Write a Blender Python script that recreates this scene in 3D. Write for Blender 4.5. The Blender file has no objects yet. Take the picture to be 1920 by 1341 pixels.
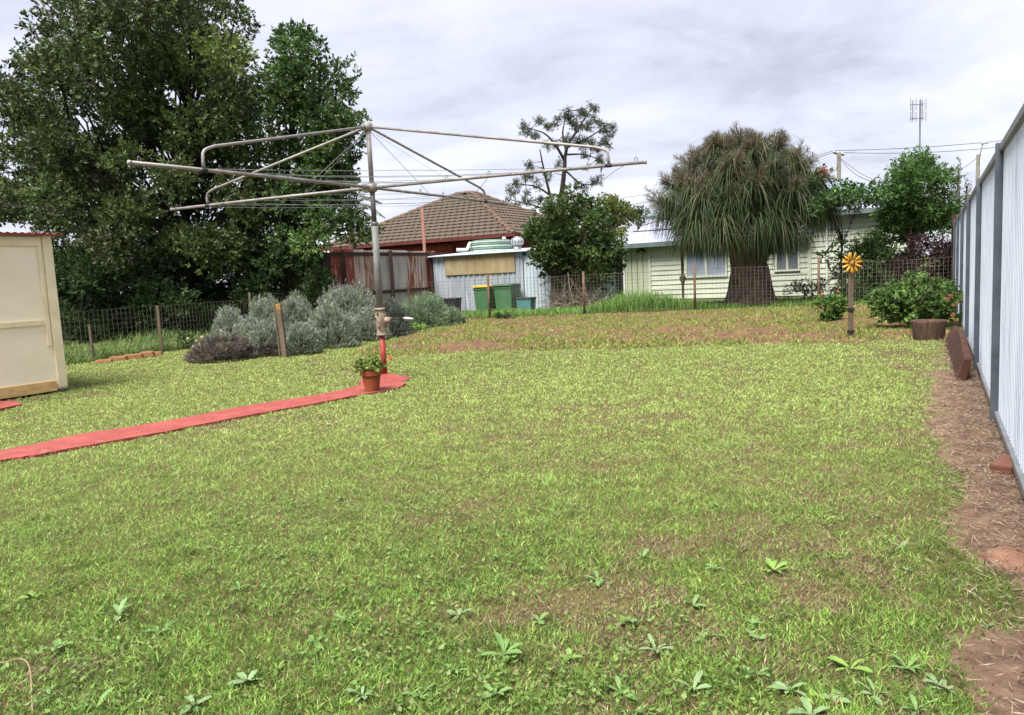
import bpy, math, random
import numpy as np
from mathutils import Vector, Matrix

# ------------------------------------------------------------------ camera, sky, sun, exposure
F, CH, TP, RO = 1420.0, 1.10, 0.109, math.radians(2.8)
PI = math.pi
PT = math.atan(TP)
sc = bpy.context.scene
col = sc.collection
cam = bpy.data.cameras.new('camera')
cam.sensor_width = 36.0
cam.lens = 36.0 * F / 1920.0
cam.clip_start = 0.05
cam.clip_end = 3000
co = bpy.data.objects.new('camera', cam)
col.objects.link(co)
_up = Vector((0, math.sin(PT), math.cos(PT)))
_fw = Vector((0, math.cos(PT), -math.sin(PT)))
_xr = Vector((1, 0, 0)) * math.cos(RO) - _up * math.sin(RO)
_yr = Vector((1, 0, 0)) * math.sin(RO) + _up * math.cos(RO)
m = Matrix.Identity(4)
for i in range(3):
    m[i][0], m[i][1], m[i][2] = _xr[i], _yr[i], -_fw[i]
m[2][3] = CH
co.matrix_world = m
sc.camera = co

SUN_EL, SUN_AZ = math.radians(62), math.radians(215)   # azimuth clockwise from +Y: behind the camera, to its left
w = bpy.data.worlds.new('World')
sc.world = w
w.use_nodes = True
nt = w.node_tree
nt.nodes.clear()
out = nt.nodes.new('ShaderNodeOutputWorld')
bg = nt.nodes.new('ShaderNodeBackground')
bg.inputs['Strength'].default_value = 0.046
sky = nt.nodes.new('ShaderNodeTexSky')
sky.sky_type = 'NISHITA'
sky.sun_disc = False
sky.sun_elevation = SUN_EL
sky.sun_rotation = SUN_AZ
tc = nt.nodes.new('ShaderNodeTexCoord')
sep = nt.nodes.new('ShaderNodeSeparateXYZ')
nt.links.new(tc.outputs['Generated'], sep.inputs[0])
def wmath(op, a, b=None):
    n = nt.nodes.new('ShaderNodeMath')
    n.operation = op
    for k, v in ((0, a), (1, b)):
        if v is None: continue
        if isinstance(v, (int, float)): n.inputs[k].default_value = v
        else: nt.links.new(v, n.inputs[k])
    return n.outputs[0]
zz = wmath('ADD', wmath('MAXIMUM', sep.outputs[2], 0.0), 0.16)      # cloud deck seen in perspective
comb = nt.nodes.new('ShaderNodeCombineXYZ')
nt.links.new(wmath('DIVIDE', sep.outputs[0], zz), comb.inputs[0])
nt.links.new(wmath('DIVIDE', sep.outputs[1], zz), comb.inputs[1])
comb.inputs[2].default_value = 9.4
def wnoise(scale, detail, rough, dist):
    n = nt.nodes.new('ShaderNodeTexNoise')
    n.inputs['Scale'].default_value = scale
    n.inputs['Detail'].default_value = detail
    n.inputs['Roughness'].default_value = rough
    n.inputs['Distortion'].default_value = dist
    nt.links.new(comb.outputs[0], n.inputs['Vector'])
    return n.outputs['Fac']
n1 = wnoise(0.75, 7, 0.55, 0.35)
n2 = wnoise(2.1, 6, 0.6, 0.5)
nn = wmath('ADD', wmath('MULTIPLY', n1, 0.72), wmath('MULTIPLY', n2, 0.28))
ramp = nt.nodes.new('ShaderNodeValToRGB')
e = ramp.color_ramp.elements
e[0].position = 0.34; e[0].color = (0.36, 0.36, 0.42, 1)
e[1].position = 0.68; e[1].color = (0.77, 0.78, 0.83, 1)
e2_ = ramp.color_ramp.elements.new(0.45); e2_.color = (0.55, 0.55, 0.645, 1)
e3_ = ramp.color_ramp.elements.new(0.55); e3_.color = (0.67, 0.68, 0.765, 1)
nt.links.new(nn, ramp.inputs[0])
sca = nt.nodes.new('ShaderNodeVectorMath')
sca.operation = 'SCALE'
sca.inputs['Scale'].default_value = 4.6
nt.links.new(ramp.outputs[0], sca.inputs[0])
mx = nt.nodes.new('ShaderNodeMix')
mx.data_type = 'RGBA'
mx.inputs['Factor'].default_value = 0.90
nt.links.new(sky.outputs[0], mx.inputs['A'])
nt.links.new(sca.outputs[0], mx.inputs['B'])
nt.links.new(mx.outputs['Result'], bg.inputs[0])
nt.links.new(bg.outputs[0], out.inputs[0])

sun = bpy.data.lights.new('sun', 'SUN')
sun.energy = 1.5
sun.angle = math.radians(32)
sun.color = (1.0, 0.965, 0.91)
so = bpy.data.objects.new('sun', sun)
col.objects.link(so)
_sd = Vector((math.sin(SUN_AZ) * math.cos(SUN_EL), math.cos(SUN_AZ) * math.cos(SUN_EL), math.sin(SUN_EL)))
so.rotation_euler = _sd.to_track_quat('Z', 'Y').to_euler()
so.location = _sd * 50
sc.view_settings.view_transform = 'Standard'
sc.view_settings.look = 'None'
sc.view_settings.gamma = 1.0
sc.view_settings.exposure = 2.75
sc.cycles.use_denoising = True
sc.cycles.max_bounces = 6
sc.cycles.transparent_max_bounces = 8

# ------------------------------------------------------------------ helpers
rng = np.random.default_rng(7)
random.seed(7)
def ray(x, y):
    u = (x - 960) / F
    v = (670.5 - y) / F
    a = u * math.cos(RO) + v * math.sin(RO)
    b = -u * math.sin(RO) + v * math.cos(RO)
    return (a, math.cos(PT) + b * math.sin(PT), -math.sin(PT) + b * math.cos(PT))
def gp(x, y, z=0.0):
    d = ray(x, y)
    t = (z - CH) / d[2]
    return Vector((d[0] * t, d[1] * t, z))
def at(x, y, Y):
    d = ray(x, y)
    t = Y / d[1]
    return Vector((d[0] * t, Y, CH + d[2] * t))
E1 = Vector((0.872, -0.490, 0))        # along the back of the block
E2 = Vector((0.490, 0.872, 0))         # along the side fences
UP = Vector((0, 0, 1))
def V(*a): return Vector(a)
def C(h):
    h = h.lstrip('#')
    r = []
    for k in (0, 2, 4):
        c = int(h[k:k + 2], 16) / 255
        r.append(c / 12.92 if c <= 0.04045 else ((c + 0.055) / 1.055) ** 2.4)
    return tuple(r)

class MB:
    def __init__(s):
        s.v, s.f = [], []
    def add(s, vs, fs):
        o = len(s.v)
        s.v += [tuple(p) for p in vs]
        s.f += [tuple(i + o for i in f) for f in fs]
        return s
    def box(s, c, ax, ay, az, hx, hy, hz, taper=1.0):
        c, ax, ay, az = Vector(c), Vector(ax), Vector(ay), Vector(az)
        vs = []
        for k in (-1, 1):
            t = taper if k > 0 else 1.0
            for i, j in ((-1, -1), (1, -1), (1, 1), (-1, 1)):
                vs.append(c + ax * hx * i * t + ay * hy * j * t + az * hz * k)
        return s.add(vs, [(3, 2, 1, 0), (4, 5, 6, 7), (0, 1, 5, 4), (1, 2, 6, 5), (2, 3, 7, 6), (3, 0, 4, 7)])
    def bar(s, a, b, wx, wy, side=None):
        a, b = Vector(a), Vector(b)
        d = (b - a).normalized()
        sd = Vector(side) if side is not None else (UP if abs(d.z) < 0.9 else Vector((1, 0, 0)))
        x = d.cross(sd).normalized()
        y = x.cross(d).normalized()
        return s.box((a + b) / 2, x, y, d, wx / 2, wy / 2, (b - a).length / 2)
    def tube(s, path, rad, seg=8, cap=True):
        path = [Vector(p) for p in path]
        if not hasattr(rad, '__len__'): rad = [rad] * len(path)
        n = len(path)
        ref = None
        vs, fs = [], []
        for i, p in enumerate(path):
            d = (path[min(i + 1, n - 1)] - path[max(i - 1, 0)]).normalized()
            if ref is None:
                ref = d.orthogonal().normalized()
            ref = (ref - d * ref.dot(d))
            ref = ref.normalized() if ref.length > 1e-6 else d.orthogonal().normalized()
            b = d.cross(ref)
            for k in range(seg):
                t = 2 * PI * k / seg
                vs.append(p + (ref * math.cos(t) + b * math.sin(t)) * rad[i])
        for i in range(n - 1):
            for k in range(seg):
                k2 = (k + 1) % seg
                fs.append((i * seg + k, i * seg + k2, (i + 1) * seg + k2, (i + 1) * seg + k))
        if cap:
            fs.append(tuple(reversed(range(seg))))
            fs.append(tuple((n - 1) * seg + k for k in range(seg)))
        return s.add(vs, fs)
    def lathe(s, c, prof, seg=20, sx=1.0, jit=0.0):
        c = Vector(c)
        vs, fs = [], []
        js = [1 + random.uniform(-jit, jit) for _ in range(seg)]
        for r, z in prof:
            for k in range(seg):
                t = 2 * PI * k / seg
                vs.append(c + Vector((r * js[k] * math.cos(t) * sx, r * js[k] * math.sin(t), z)))
        n = len(prof)
        for i in range(n - 1):
            for k in range(seg):
                k2 = (k + 1) % seg
                fs.append((i * seg + k, i * seg + k2, (i + 1) * seg + k2, (i + 1) * seg + k))
        if prof[0][0] > 1e-4: fs.append(tuple(reversed(range(seg))))
        if prof[-1][0] > 1e-4: fs.append(tuple((n - 1) * seg + k for k in range(seg)))
        return s.add(vs, fs)
    def poly(s, pts, z0, z1):
        n = len(pts)
        vs = [(p[0], p[1], z0) for p in pts] + [(p[0], p[1], z1) for p in pts]
        fs = [tuple(range(n, 2 * n)), tuple(reversed(range(n)))]
        fs += [(i, (i + 1) % n, n + (i + 1) % n, n + i) for i in range(n)]
        return s.add(vs, fs)
    def corr(s, o, ax, az, nrm, width, height, pitch, amp, trap=False, seg=6, zfun=None):
        o, ax, az, nrm = Vector(o), Vector(ax), Vector(az), Vector(nrm)
        xs = []
        n = int(width / pitch) + 1
        for i in range(n):
            if trap:
                for q, h in ((0, 0), (0.40, 0), (0.52, 1), (0.80, 1), (0.92, 0)): xs.append(((i + q) * pitch, h))
            else:
                for q in range(seg): xs.append(((i + q / seg) * pitch, 0.5 - 0.5 * math.cos(2 * PI * q / seg)))
        xs = [(x, h) for x, h in xs if x < width] + [(width, 0)]
        vs, fs = [], []
        for x, h in xs:
            hh = height if zfun is None else zfun(x)
            b = o + ax * x + nrm * amp * h
            vs += [b, b + az * hh]
        for i in range(len(xs) - 1):
            fs.append((2 * i, 2 * i + 2, 2 * i + 3, 2 * i + 1))
        return s.add(vs, fs)
    def build(s, name, mat, parent=None, smooth=False, bevel=0.0):
        me = bpy.data.meshes.new(name)
        me.from_pydata(s.v, [], s.f)
        if smooth:
            me.polygons.foreach_set('use_smooth', [True] * len(me.polygons))
        me.materials.append(mat)
        o = bpy.data.objects.new(name, me)
        col.objects.link(o)
        if parent is not None:
            o.parent = parent
            o.matrix_parent_inverse = Matrix.Translation(parent.location).inverted()
        if bevel:
            b = o.modifiers.new('bevel', 'BEVEL')
            b.width = bevel
            b.segments = 2
        return o

def tag(o, label=None, cat=None, group=None, kind=None):
    if label: o['label'] = label
    if cat: o['category'] = cat
    if group: o['group'] = group
    if kind: o['kind'] = kind
    return o
def empty(name, loc, label, cat, group=None):
    o = bpy.data.objects.new(name, None)
    o.empty_display_size = 0.1
    o.location = loc
    col.objects.link(o)
    return tag(o, label, cat, group)
def smoothpath(pts, n=24):
    pts = [Vector(p) for p in pts]
    P = [pts[0] * 2 - pts[1]] + pts + [pts[-1] * 2 - pts[-2]]
    r = []
    k = len(pts) - 1
    for i in range(n + 1):
        t = i / n * k
        j = min(int(t), k - 1)
        t -= j
        a, b, c, d = P[j:j + 4]
        r.append(0.5 * ((2 * b) + (c - a) * t + (2 * a - 5 * b + 4 * c - d) * t * t + (3 * b - a - 3 * c + d) * t ** 3))
    return r

_grids = {}
def vnoise(x, y, scale, seed=0):
    if seed not in _grids:
        _grids[seed] = np.random.default_rng(1000 + seed).random((256, 256))
    g = _grids[seed]
    x = np.asarray(x) / scale + 1000
    y = np.asarray(y) / scale + 1000
    xi = np.floor(x).astype(int); yi = np.floor(y).astype(int)
    fx = x - xi; fy = y - yi
    fx = fx * fx * (3 - 2 * fx); fy = fy * fy * (3 - 2 * fy)
    a = g[xi % 256, yi % 256]; b = g[(xi + 1) % 256, yi % 256]
    c = g[xi % 256, (yi + 1) % 256]; d = g[(xi + 1) % 256, (yi + 1) % 256]
    return (a * (1 - fx) + b * fx) * (1 - fy) + (c * (1 - fx) + d * fx) * fy
def inpoly(x, y, pts):
    r = np.zeros(len(x), bool)
    n = len(pts)
    for i in range(n):
        x0, y0 = pts[i][0], pts[i][1]
        x1, y1 = pts[(i + 1) % n][0], pts[(i + 1) % n][1]
        if y0 == y1: continue
        c = ((y0 > y) != (y1 > y)) & (x < (x1 - x0) * (y - y0) / (y1 - y0) + x0)
        r ^= c
    return r
def unit(a):
    return a / np.maximum(np.linalg.norm(a, axis=1, keepdims=True), 1e-9)

def raw_mesh(name, verts, nq, colr, mat, parent=None, kind=None, verts_per=4):
    """quads in a row: verts (4*nq,3), colr (4*nq,3)"""
    me = bpy.data.meshes.new(name)
    nv = len(verts)
    me.vertices.add(nv)
    me.vertices.foreach_set('co', verts.astype(np.float32).ravel())
    me.loops.add(nq * 4)
    me.polygons.add(nq)
    return me, nv
def quads_obj(name, verts, quads, vcol, mat, parent=None, smooth=False):
    me = bpy.data.meshes.new(name)
    me.vertices.add(len(verts))
    me.vertices.foreach_set('co', np.ascontiguousarray(verts, np.float32).ravel())
    nq = len(quads)
    me.loops.add(nq * 4)
    me.loops.foreach_set('vertex_index', np.ascontiguousarray(quads, np.int32).ravel())
    me.polygons.add(nq)
    me.polygons.foreach_set('loop_start', np.arange(0, nq * 4, 4, dtype=np.int32))
    if smooth: me.polygons.foreach_set('use_smooth', np.ones(nq, bool))
    a = me.color_attributes.new('tint', 'FLOAT_COLOR', 'POINT')
    c4 = np.ones((len(verts), 4), np.float32)
    c4[:, :3] = vcol
    a.data.foreach_set('color', c4.ravel())
    me.update(calc_edges=True)
    me.materials.append(mat)
    o = bpy.data.objects.new(name, me)
    col.objects.link(o)
    if parent is not None:
        o.parent = parent
        o.matrix_parent_inverse = Matrix.Translation(parent.location).inverted()
    return o
def leaves(name, P, D, S, L, W, colr, mat, parent=None, fold=0.12, wide=0.5):
    n = len(P)
    L = np.broadcast_to(np.asarray(L, float), (n,))[:, None]
    W = np.broadcast_to(np.asarray(W, float), (n,))[:, None]
    N = np.cross(D, S)
    mid = P + D * L * wide + N * L * fold
    v = np.stack([P, mid + S * W / 2, P + D * L, mid - S * W / 2], 1).reshape(-1, 3)
    q = np.arange(4 * n).reshape(n, 4)
    return quads_obj(name, v, q, np.repeat(colr, 4, 0), mat, parent)
def ribbons(name, paths, S, W, colr, mat, parent=None):
    """paths (n,k,3), S (n,3) side, W (n,k)"""
    n, k, _ = paths.shape
    a = paths + S[:, None, :] * W[:, :, None] / 2
    b = paths - S[:, None, :] * W[:, :, None] / 2
    v = np.stack([a, b], 2).reshape(-1, 3)
    base = (np.arange(n) * 2 * k)[:, None]
    i = np.arange(k - 1)[None, :] * 2
    q = np.stack([base + i, base + i + 1, base + i + 3, base + i + 2], 2).reshape(-1, 4)
    if colr.ndim == 2: colr = np.repeat(colr[:, None, :], k, 1)
    vc = np.repeat(colr, 2, 1).reshape(-1, 3)
    return quads_obj(name, v, q, vc, mat, parent)
def rdir(n):
    return unit(rng.normal(size=(n, 3)))
def perp(D):
    return unit(np.cross(D, rdir(len(D))))
def palette(n, cols, wts=None, jit=0.15):
    c = np.array(cols)[rng.choice(len(cols), n, p=wts)]
    return np.clip(c * (1 + rng.normal(0, jit, (n, 1))), 0.004, 1)

# ------------------------------------------------------------------ materials
def nodes(name):
    mt = bpy.data.materials.new(name)
    mt.use_nodes = True
    t = mt.node_tree
    b = t.nodes['Principled BSDF']
    return mt, t, b
def mat(name, c1, c2=None, scale=4.0, rough=0.75, metal=0.0, bump=0.0, bscale=None, stretch=(1, 1, 1), spec=0.35, c3=None, lo=0.35, hi=0.65, detail=6):
    mt, t, b = nodes(name)
    b.inputs['Roughness'].default_value = rough
    b.inputs['Metallic'].default_value = metal
    b.inputs['Specular IOR Level'].default_value = spec
    tcn = t.nodes.new('ShaderNodeTexCoord')
    mp = t.nodes.new('ShaderNodeMapping')
    mp.inputs['Scale'].default_value = stretch
    t.links.new(tcn.outputs['Object'], mp.inputs[0])
    if c2 is None: c2 = tuple(x * 0.75 for x in c1)
    nz = t.nodes.new('ShaderNodeTexNoise')
    nz.inputs['Scale'].default_value = scale
    nz.inputs['Detail'].default_value = detail
    nz.inputs['Roughness'].default_value = 0.6
    t.links.new(mp.outputs[0], nz.inputs['Vector'])
    r = t.nodes.new('ShaderNodeValToRGB')
    r.color_ramp.elements[0].position = lo
    r.color_ramp.elements[0].color = (*c1, 1)
    r.color_ramp.elements[1].position = hi
    r.color_ramp.elements[1].color = (*c2, 1)
    if c3 is not None:
        q = r.color_ramp.elements.new(min(hi + 0.12, 0.95))
        q.color = (*c3, 1)
    t.links.new(nz.outputs['Fac'], r.inputs[0])
    t.links.new(r.outputs[0], b.inputs['Base Color'])
    if bump:
        n2 = t.nodes.new('ShaderNodeTexNoise')
        n2.inputs['Scale'].default_value = bscale or scale * 6
        n2.inputs['Detail'].default_value = 5
        t.links.new(mp.outputs[0], n2.inputs['Vector'])
        bp = t.nodes.new('ShaderNodeBump')
        bp.inputs['Strength'].default_value = bump
        bp.inputs['Distance'].default_value = 0.01
        t.links.new(n2.outputs['Fac'], bp.inputs['Height'])
        t.links.new(bp.outputs[0], b.inputs['Normal'])
    return mt
def leafmat(name, trans=0.3, rough=0.5, spec=0.3):
    mt, t, b = nodes(name)
    b.inputs['Roughness'].default_value = rough
    b.inputs['Specular IOR Level'].default_value = spec
    at_ = t.nodes.new('ShaderNodeAttribute')
    at_.attribute_name = 'tint'
    t.links.new(at_.outputs['Color'], b.inputs['Base Color'])
    if trans:
        tr = t.nodes.new('ShaderNodeBsdfTranslucent')
        t.links.new(at_.outputs['Color'], tr.inputs['Color'])
        mxs = t.nodes.new('ShaderNodeMixShader')
        mxs.inputs[0].default_value = trans
        t.links.new(b.outputs[0], mxs.inputs[1])
        t.links.new(tr.outputs[0], mxs.inputs[2])
        t.links.new(mxs.outputs[0], t.nodes['Material Output'].inputs['Surface'])
    return mt
M = {}
M['leaf'] = leafmat('glossy_leaf', 0.25, 0.5, 0.28)
M['soft_leaf'] = leafmat('soft_leaf', 0.3, 0.7, 0.2)
M['grass'] = leafmat('grass_blade', 0.35, 0.6, 0.25)
M['dry'] = leafmat('dry_stalk', 0.1, 0.9, 0.1)
M['bark'] = mat('bark', C('#6b5d50'), C('#3a322b'), 9, 0.95, bump=0.8, bscale=30, stretch=(1, 1, 0.3))
M['dark_bark'] = mat('dark_bark', C('#3d342d'), C('#211c18'), 9, 0.95, bump=0.8, bscale=30, stretch=(1, 1, 0.3))
M['palm_bark'] = mat('palm_bark', C('#8d7a69'), C('#54443a'), 7, 0.95, bump=0.9, bscale=25, stretch=(1, 1, 0.5))
M['gal'] = mat('galvanised', C('#a3a5a2'), C('#8b8d8a'), 12, 0.7, 0.15, 0.05, c3=C('#8a7f72'))
M['gal_dark'] = mat('weathered_pipe', C('#6f6b68'), C('#524e4b'), 14, 0.55, 0.4, 0.05)
M['gal_arm'] = mat('weathered_arm_pipe', C('#a8a29d'), C('#8b8480'), 10, 0.6, 0.3, 0.08, c3=C('#8f7768'))
M['wire'] = mat('line_wire', C('#8f9090'), C('#6c6c6c'), 10, 0.5, 0.5)
M['mesh'] = mat('mesh_wire', C('#938c80'), C('#6f6659'), 3, 0.6, 0.4, c3=C('#6b4c38'))
M['red_pipe'] = mat('red_painted_pipe', C('#a8433c'), C('#8a2f2b'), 9, 0.5, 0, 0.1, c3=C('#5e2b26'))
M['cast'] = mat('cast_gearbox', C('#ab9a86'), C('#8a7864'), 22, 0.7, 0.15, 0.4, c3=C('#574638'), lo=0.4, hi=0.58)
M['black'] = mat('black_iron', C('#2b2a29'), C('#1b1a19'), 8, 0.6)
M['concrete_red'] = mat('red_concrete', C('#bd6158'), C('#a64d45'), 5, 0.85, 0, 0.5, 60, c3=C('#c99084'), lo=0.38, hi=0.60, detail=10)
M['terracotta'] = mat('terracotta', C('#b9653b'), C('#a2532f'), 7, 0.8, 0, 0.2, 50, c3=C('#c98f6b'))
M['soil'] = mat('soil', C('#6f5239'), C('#523a2a'), 5, 0.95, 0, 0.8, 40, c3=C('#8a6a4d'))
M['straw_soil'] = mat('straw_soil', C('#7a6250'), C('#523d30'), 9, 0.95, 0, 1.0, 60, c3=C('#7d6a54'))
M['lawn'] = mat('lawn_thatch', C('#5c5a2c'), C('#4c3b26'), 9, 0.95, 0, 0.9, 70, c3=C('#38331a'))
M['ground'] = mat('rough_grass', C('#6a7a34'), C('#4d5c26'), 1.2, 0.95, 0, 0.9, 30, c3=C('#7d6a45'))
M['cream'] = mat('cream_paint', C('#f1e8cf'), C('#e9dec0'), 1.5, 0.6, 0, 0.05, 20)
M['cream_trim'] = mat('cream_trim', C('#e8dcbc'), C('#d9cca8'), 5, 0.6, 0, 0.1, 30, c3=C('#b89a6a'))
M['cream_stain'] = mat('stained_cream_board', C('#d9c08a'), C('#c9975a'), 7, 0.75, 0, 0.3, 30, c3=C('#7d5a3c'), stretch=(1, 1, 2.5))
M['roof_red'] = mat('red_roof_edge', C('#a4573f'), C('#8c4230'), 8, 0.7)
M['timber'] = mat('grey_timber', C('#8b7a66'), C('#6a5a49'), 7, 0.9, 0, 0.6, 40, stretch=(4, 4, 0.4))
M['timber_new'] = mat('pale_timber_end', C('#c19a5f'), C('#a5824f'), 9, 0.85, 0, 0.3)
M['timber_dark'] = mat('dark_timber', C('#4c372e'), C('#33251f'), 7, 0.9, 0, 0.7, 40)
M['sleeper'] = mat('old_sleeper', C('#6f4636'), C('#4a2c22'), 6, 0.9, 0, 0.9, 25, c3=C('#865d47'))
M['stump'] = mat('stump_bark', C('#6b5343'), C('#4a372c'), 10, 0.95, 0, 1.0, 35, stretch=(3, 3, 0.5))
M['post_rust'] = mat('rusty_post', C('#7a6552'), C('#5e4634'), 8, 0.85, 0.2, 0.3, c3=C('#8a5a3c'))
def sheet_mat(name, c1, c2, c3, sc_=2.2, metal=0.2, rough=0.6, lo=0.38, hi=0.62, st=0.12):
    return mat(name, c1, c2, sc_ * 4, rough, metal, 0.05, 20, stretch=(1, 1, st), c3=c3, lo=lo, hi=hi)
M['fence_sheet'] = sheet_mat('white_fence_sheet', C('#d3dae6'), C('#bfc8d6'), C('#7d8896'), 3.2, 0.0, 0.55, 0.42, 0.60, 0.10)
M['fence_post'] = mat('slate_fence_post', C('#5b636b'), C('#474e55'), 5, 0.5, 0.1, 0.03)
M['fence_cap'] = mat('fence_cap', C('#9b9c9c'), C('#7d7f80'), 6, 0.5, 0.2, c3=C('#a39a8c'))
M['rust_red'] = sheet_mat('red_rusty_sheet', C('#b35c50'), C('#96463c'), C('#cdb4ab'), 2.4, lo=0.4, hi=0.55)
M['rust_pale'] = sheet_mat('pale_rusty_sheet', C('#d0c4bb'), C('#b39a90'), C('#8f5546'), 3.0, lo=0.4, hi=0.56)
M['rust_grey'] = sheet_mat('grey_old_sheet', C('#c4beb8'), C('#aaa29c'), C('#94786b'), 2.0)
M['rust_streak'] = sheet_mat('streaked_rusty_sheet', C('#8f4c3e'), C('#bda093'), C('#d0c0b6'), 3.2, lo=0.44, hi=0.54)
M['zinc'] = sheet_mat('zinc_sheet', C('#b3bac2'), C('#98a1ab'), C('#c9cfd6'), 1.2, 0.25, 0.5)
M['zinc_white'] = sheet_mat('white_zinc_sheet', C('#cfdbe2'), C('#bccad3'), C('#dce4e8'), 1.2, 0.1, 0.5)
M['zinc_roof'] = mat('zinc_roof', C('#c5cbe0'), C('#b6bdd4'), 1.2, 0.5, 0.05, c3=C('#d2d6e6'))
M['zinc_blue'] = mat('blue_grey_roof', C('#a9bccb'), C('#97abbc'), 1.2, 0.5, 0.1)
M['khaki'] = mat('khaki_board', C('#b5a582'), C('#9c8b66'), 3, 0.8, 0, 0.1, 25, c3=C('#8a7a56'), stretch=(1, 1, 0.4))
M['bin_green'] = mat('green_bin', C('#4d7b54'), C('#426b49'), 4, 0.5)
M['bin_yellow'] = mat('yellow_lid', C('#d8b224'), C('#c9a01c'), 4, 0.5)
M['bin_dark_lid'] = mat('green_lid', C('#4c6a4e'), C('#3e5a42'), 4, 0.5)
M['teal'] = mat('teal_tub', C('#5f9a9c'), C('#4f888b'), 4, 0.6)
M['plastic_black'] = mat('black_tub', C('#2a2c30'), C('#202226'), 4, 0.55)
M['tile'] = mat('roof_tile', C('#8a7a68'), C('#6d5e50'), 3.0, 0.85, 0, 0.2, 30, c3=C('#57473a'))
M['tile_cap'] = mat('ridge_tile', C('#8a6e5e'), C('#705545'), 6, 0.85, 0, 0.2, 30)
M['tile_under'] = mat('roof_batten', C('#2c241e'), C('#201a16'), 4, 0.95)
M['gutter_red'] = mat('maroon_gutter', C('#6e332e'), C('#552824'), 5, 0.6)
M['brick_red'] = mat('red_brick_wall', C('#a0453a'), C('#8a352d'), 5, 0.85, 0, 0.2)
M['pink_post'] = mat('faded_pink_paint', C('#c48f85'), C('#b57a70'), 7, 0.8, c3=C('#d2b3a8'))
M['tank_green'] = mat('tank_green', C('#7fa387'), C('#6d9177'), 4, 0.6)
M['tank_white'] = mat('tank_rib', C('#d5ded4'), C('#c2cdc2'), 4, 0.6)
M['pvc'] = mat('white_pipe', C('#dcdcd8'), C('#cacac6'), 4, 0.5)
M['alu'] = mat('aluminium', C('#c6c8ca'), C('#aeb0b2'), 6, 0.4, 0.4)
M['board'] = mat('pale_green_weatherboard', C('#d7dcc9'), C('#cad0bc'), 2.5, 0.65, 0, 0.05, 20)
M['panel_green'] = mat('pale_green_sheet', C('#c9d0b4'), C('#bcc4a8'), 2.0, 0.65)
M['fascia'] = mat('grey_green_fascia', C('#6f7d7b'), C('#5e6b69'), 4, 0.6)
M['dark_wall'] = mat('dark_green_wall', C('#26423e'), C('#1d3430'), 3, 0.8)
M['white_trim'] = mat('white_trim', C('#e2e4e0'), C('#d3d5d1'), 4, 0.5)
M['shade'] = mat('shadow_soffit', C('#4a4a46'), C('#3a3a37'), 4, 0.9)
mt, t, b = nodes('window_glass')
b.inputs['Base Color'].default_value = (0.10, 0.12, 0.14, 1)
b.inputs['Roughness'].default_value = 0.06
b.inputs['Specular IOR Level'].default_value = 0.8
M['glass'] = mt
M['curtain'] = mat('pale_curtain', C('#8d95a3'), C('#6a7280'), 9, 0.9, stretch=(6, 6, 0.3))
M['gold'] = mat('gold_painted_metal', C('#dca63c'), C('#c98a2a'), 9, 0.5, 0.1, c3=C('#b3722a'))
M['gold_dark'] = mat('gold_centre', C('#c08a2c'), C('#8f6420'), 20, 0.6, 0.1, 0.3)
M['rock'] = mat('sandstone', C('#b98a5f'), C('#96653f'), 7, 0.9, 0, 0.7, 30, c3=C('#6f4a33'))
M['pole_wood'] = mat('power_pole', C('#6d6a5f'), C('#57544a'), 6, 0.9)
M['brick'] = mat('orange_brick', C('#ad7560'), C('#8f5c49'), 9, 0.9, 0, 0.5, 40)

# base colours were picked by eye off the bright picture: bring them down to real albedos
for k_, f_ in dict(concrete_red=0.55, terracotta=0.6, roof_red=0.55, rock=0.5, timber=0.62, timber_new=0.62, timber_dark=0.8, sleeper=0.55, stump=0.65, rust_red=0.85, rust_pale=0.95, rust_grey=0.95,
                   rust_streak=0.9, khaki=0.66, bin_green=0.85, bin_yellow=0.8, bin_dark_lid=0.7, teal=0.65, tile=0.42, tile_cap=0.5, brick_red=0.7, gutter_red=0.8, pink_post=0.75, tank_green=0.62,
                   tank_white=0.65, zinc=0.9, zinc_roof=0.62, zinc_blue=0.6, zinc_white=0.85, board=0.66, panel_green=0.62, fascia=0.75, gold=0.75, gold_dark=0.7, brick=0.45, gal_arm=0.75, gal=0.55, cast=0.75,
                   red_pipe=0.8, fence_cap=0.75, post_rust=0.8, mesh=0.9, pvc=0.8, alu=0.8, white_trim=0.8, palm_bark=0.8, soil=0.95, ground=0.6).items():
    for nd in M[k_].node_tree.nodes:
        if nd.type == 'VALTORGB':
            for el in nd.color_ramp.elements:
                el.color = (el.color[0] * f_, el.color[1] * f_, el.color[2] * f_, 1)

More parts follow.
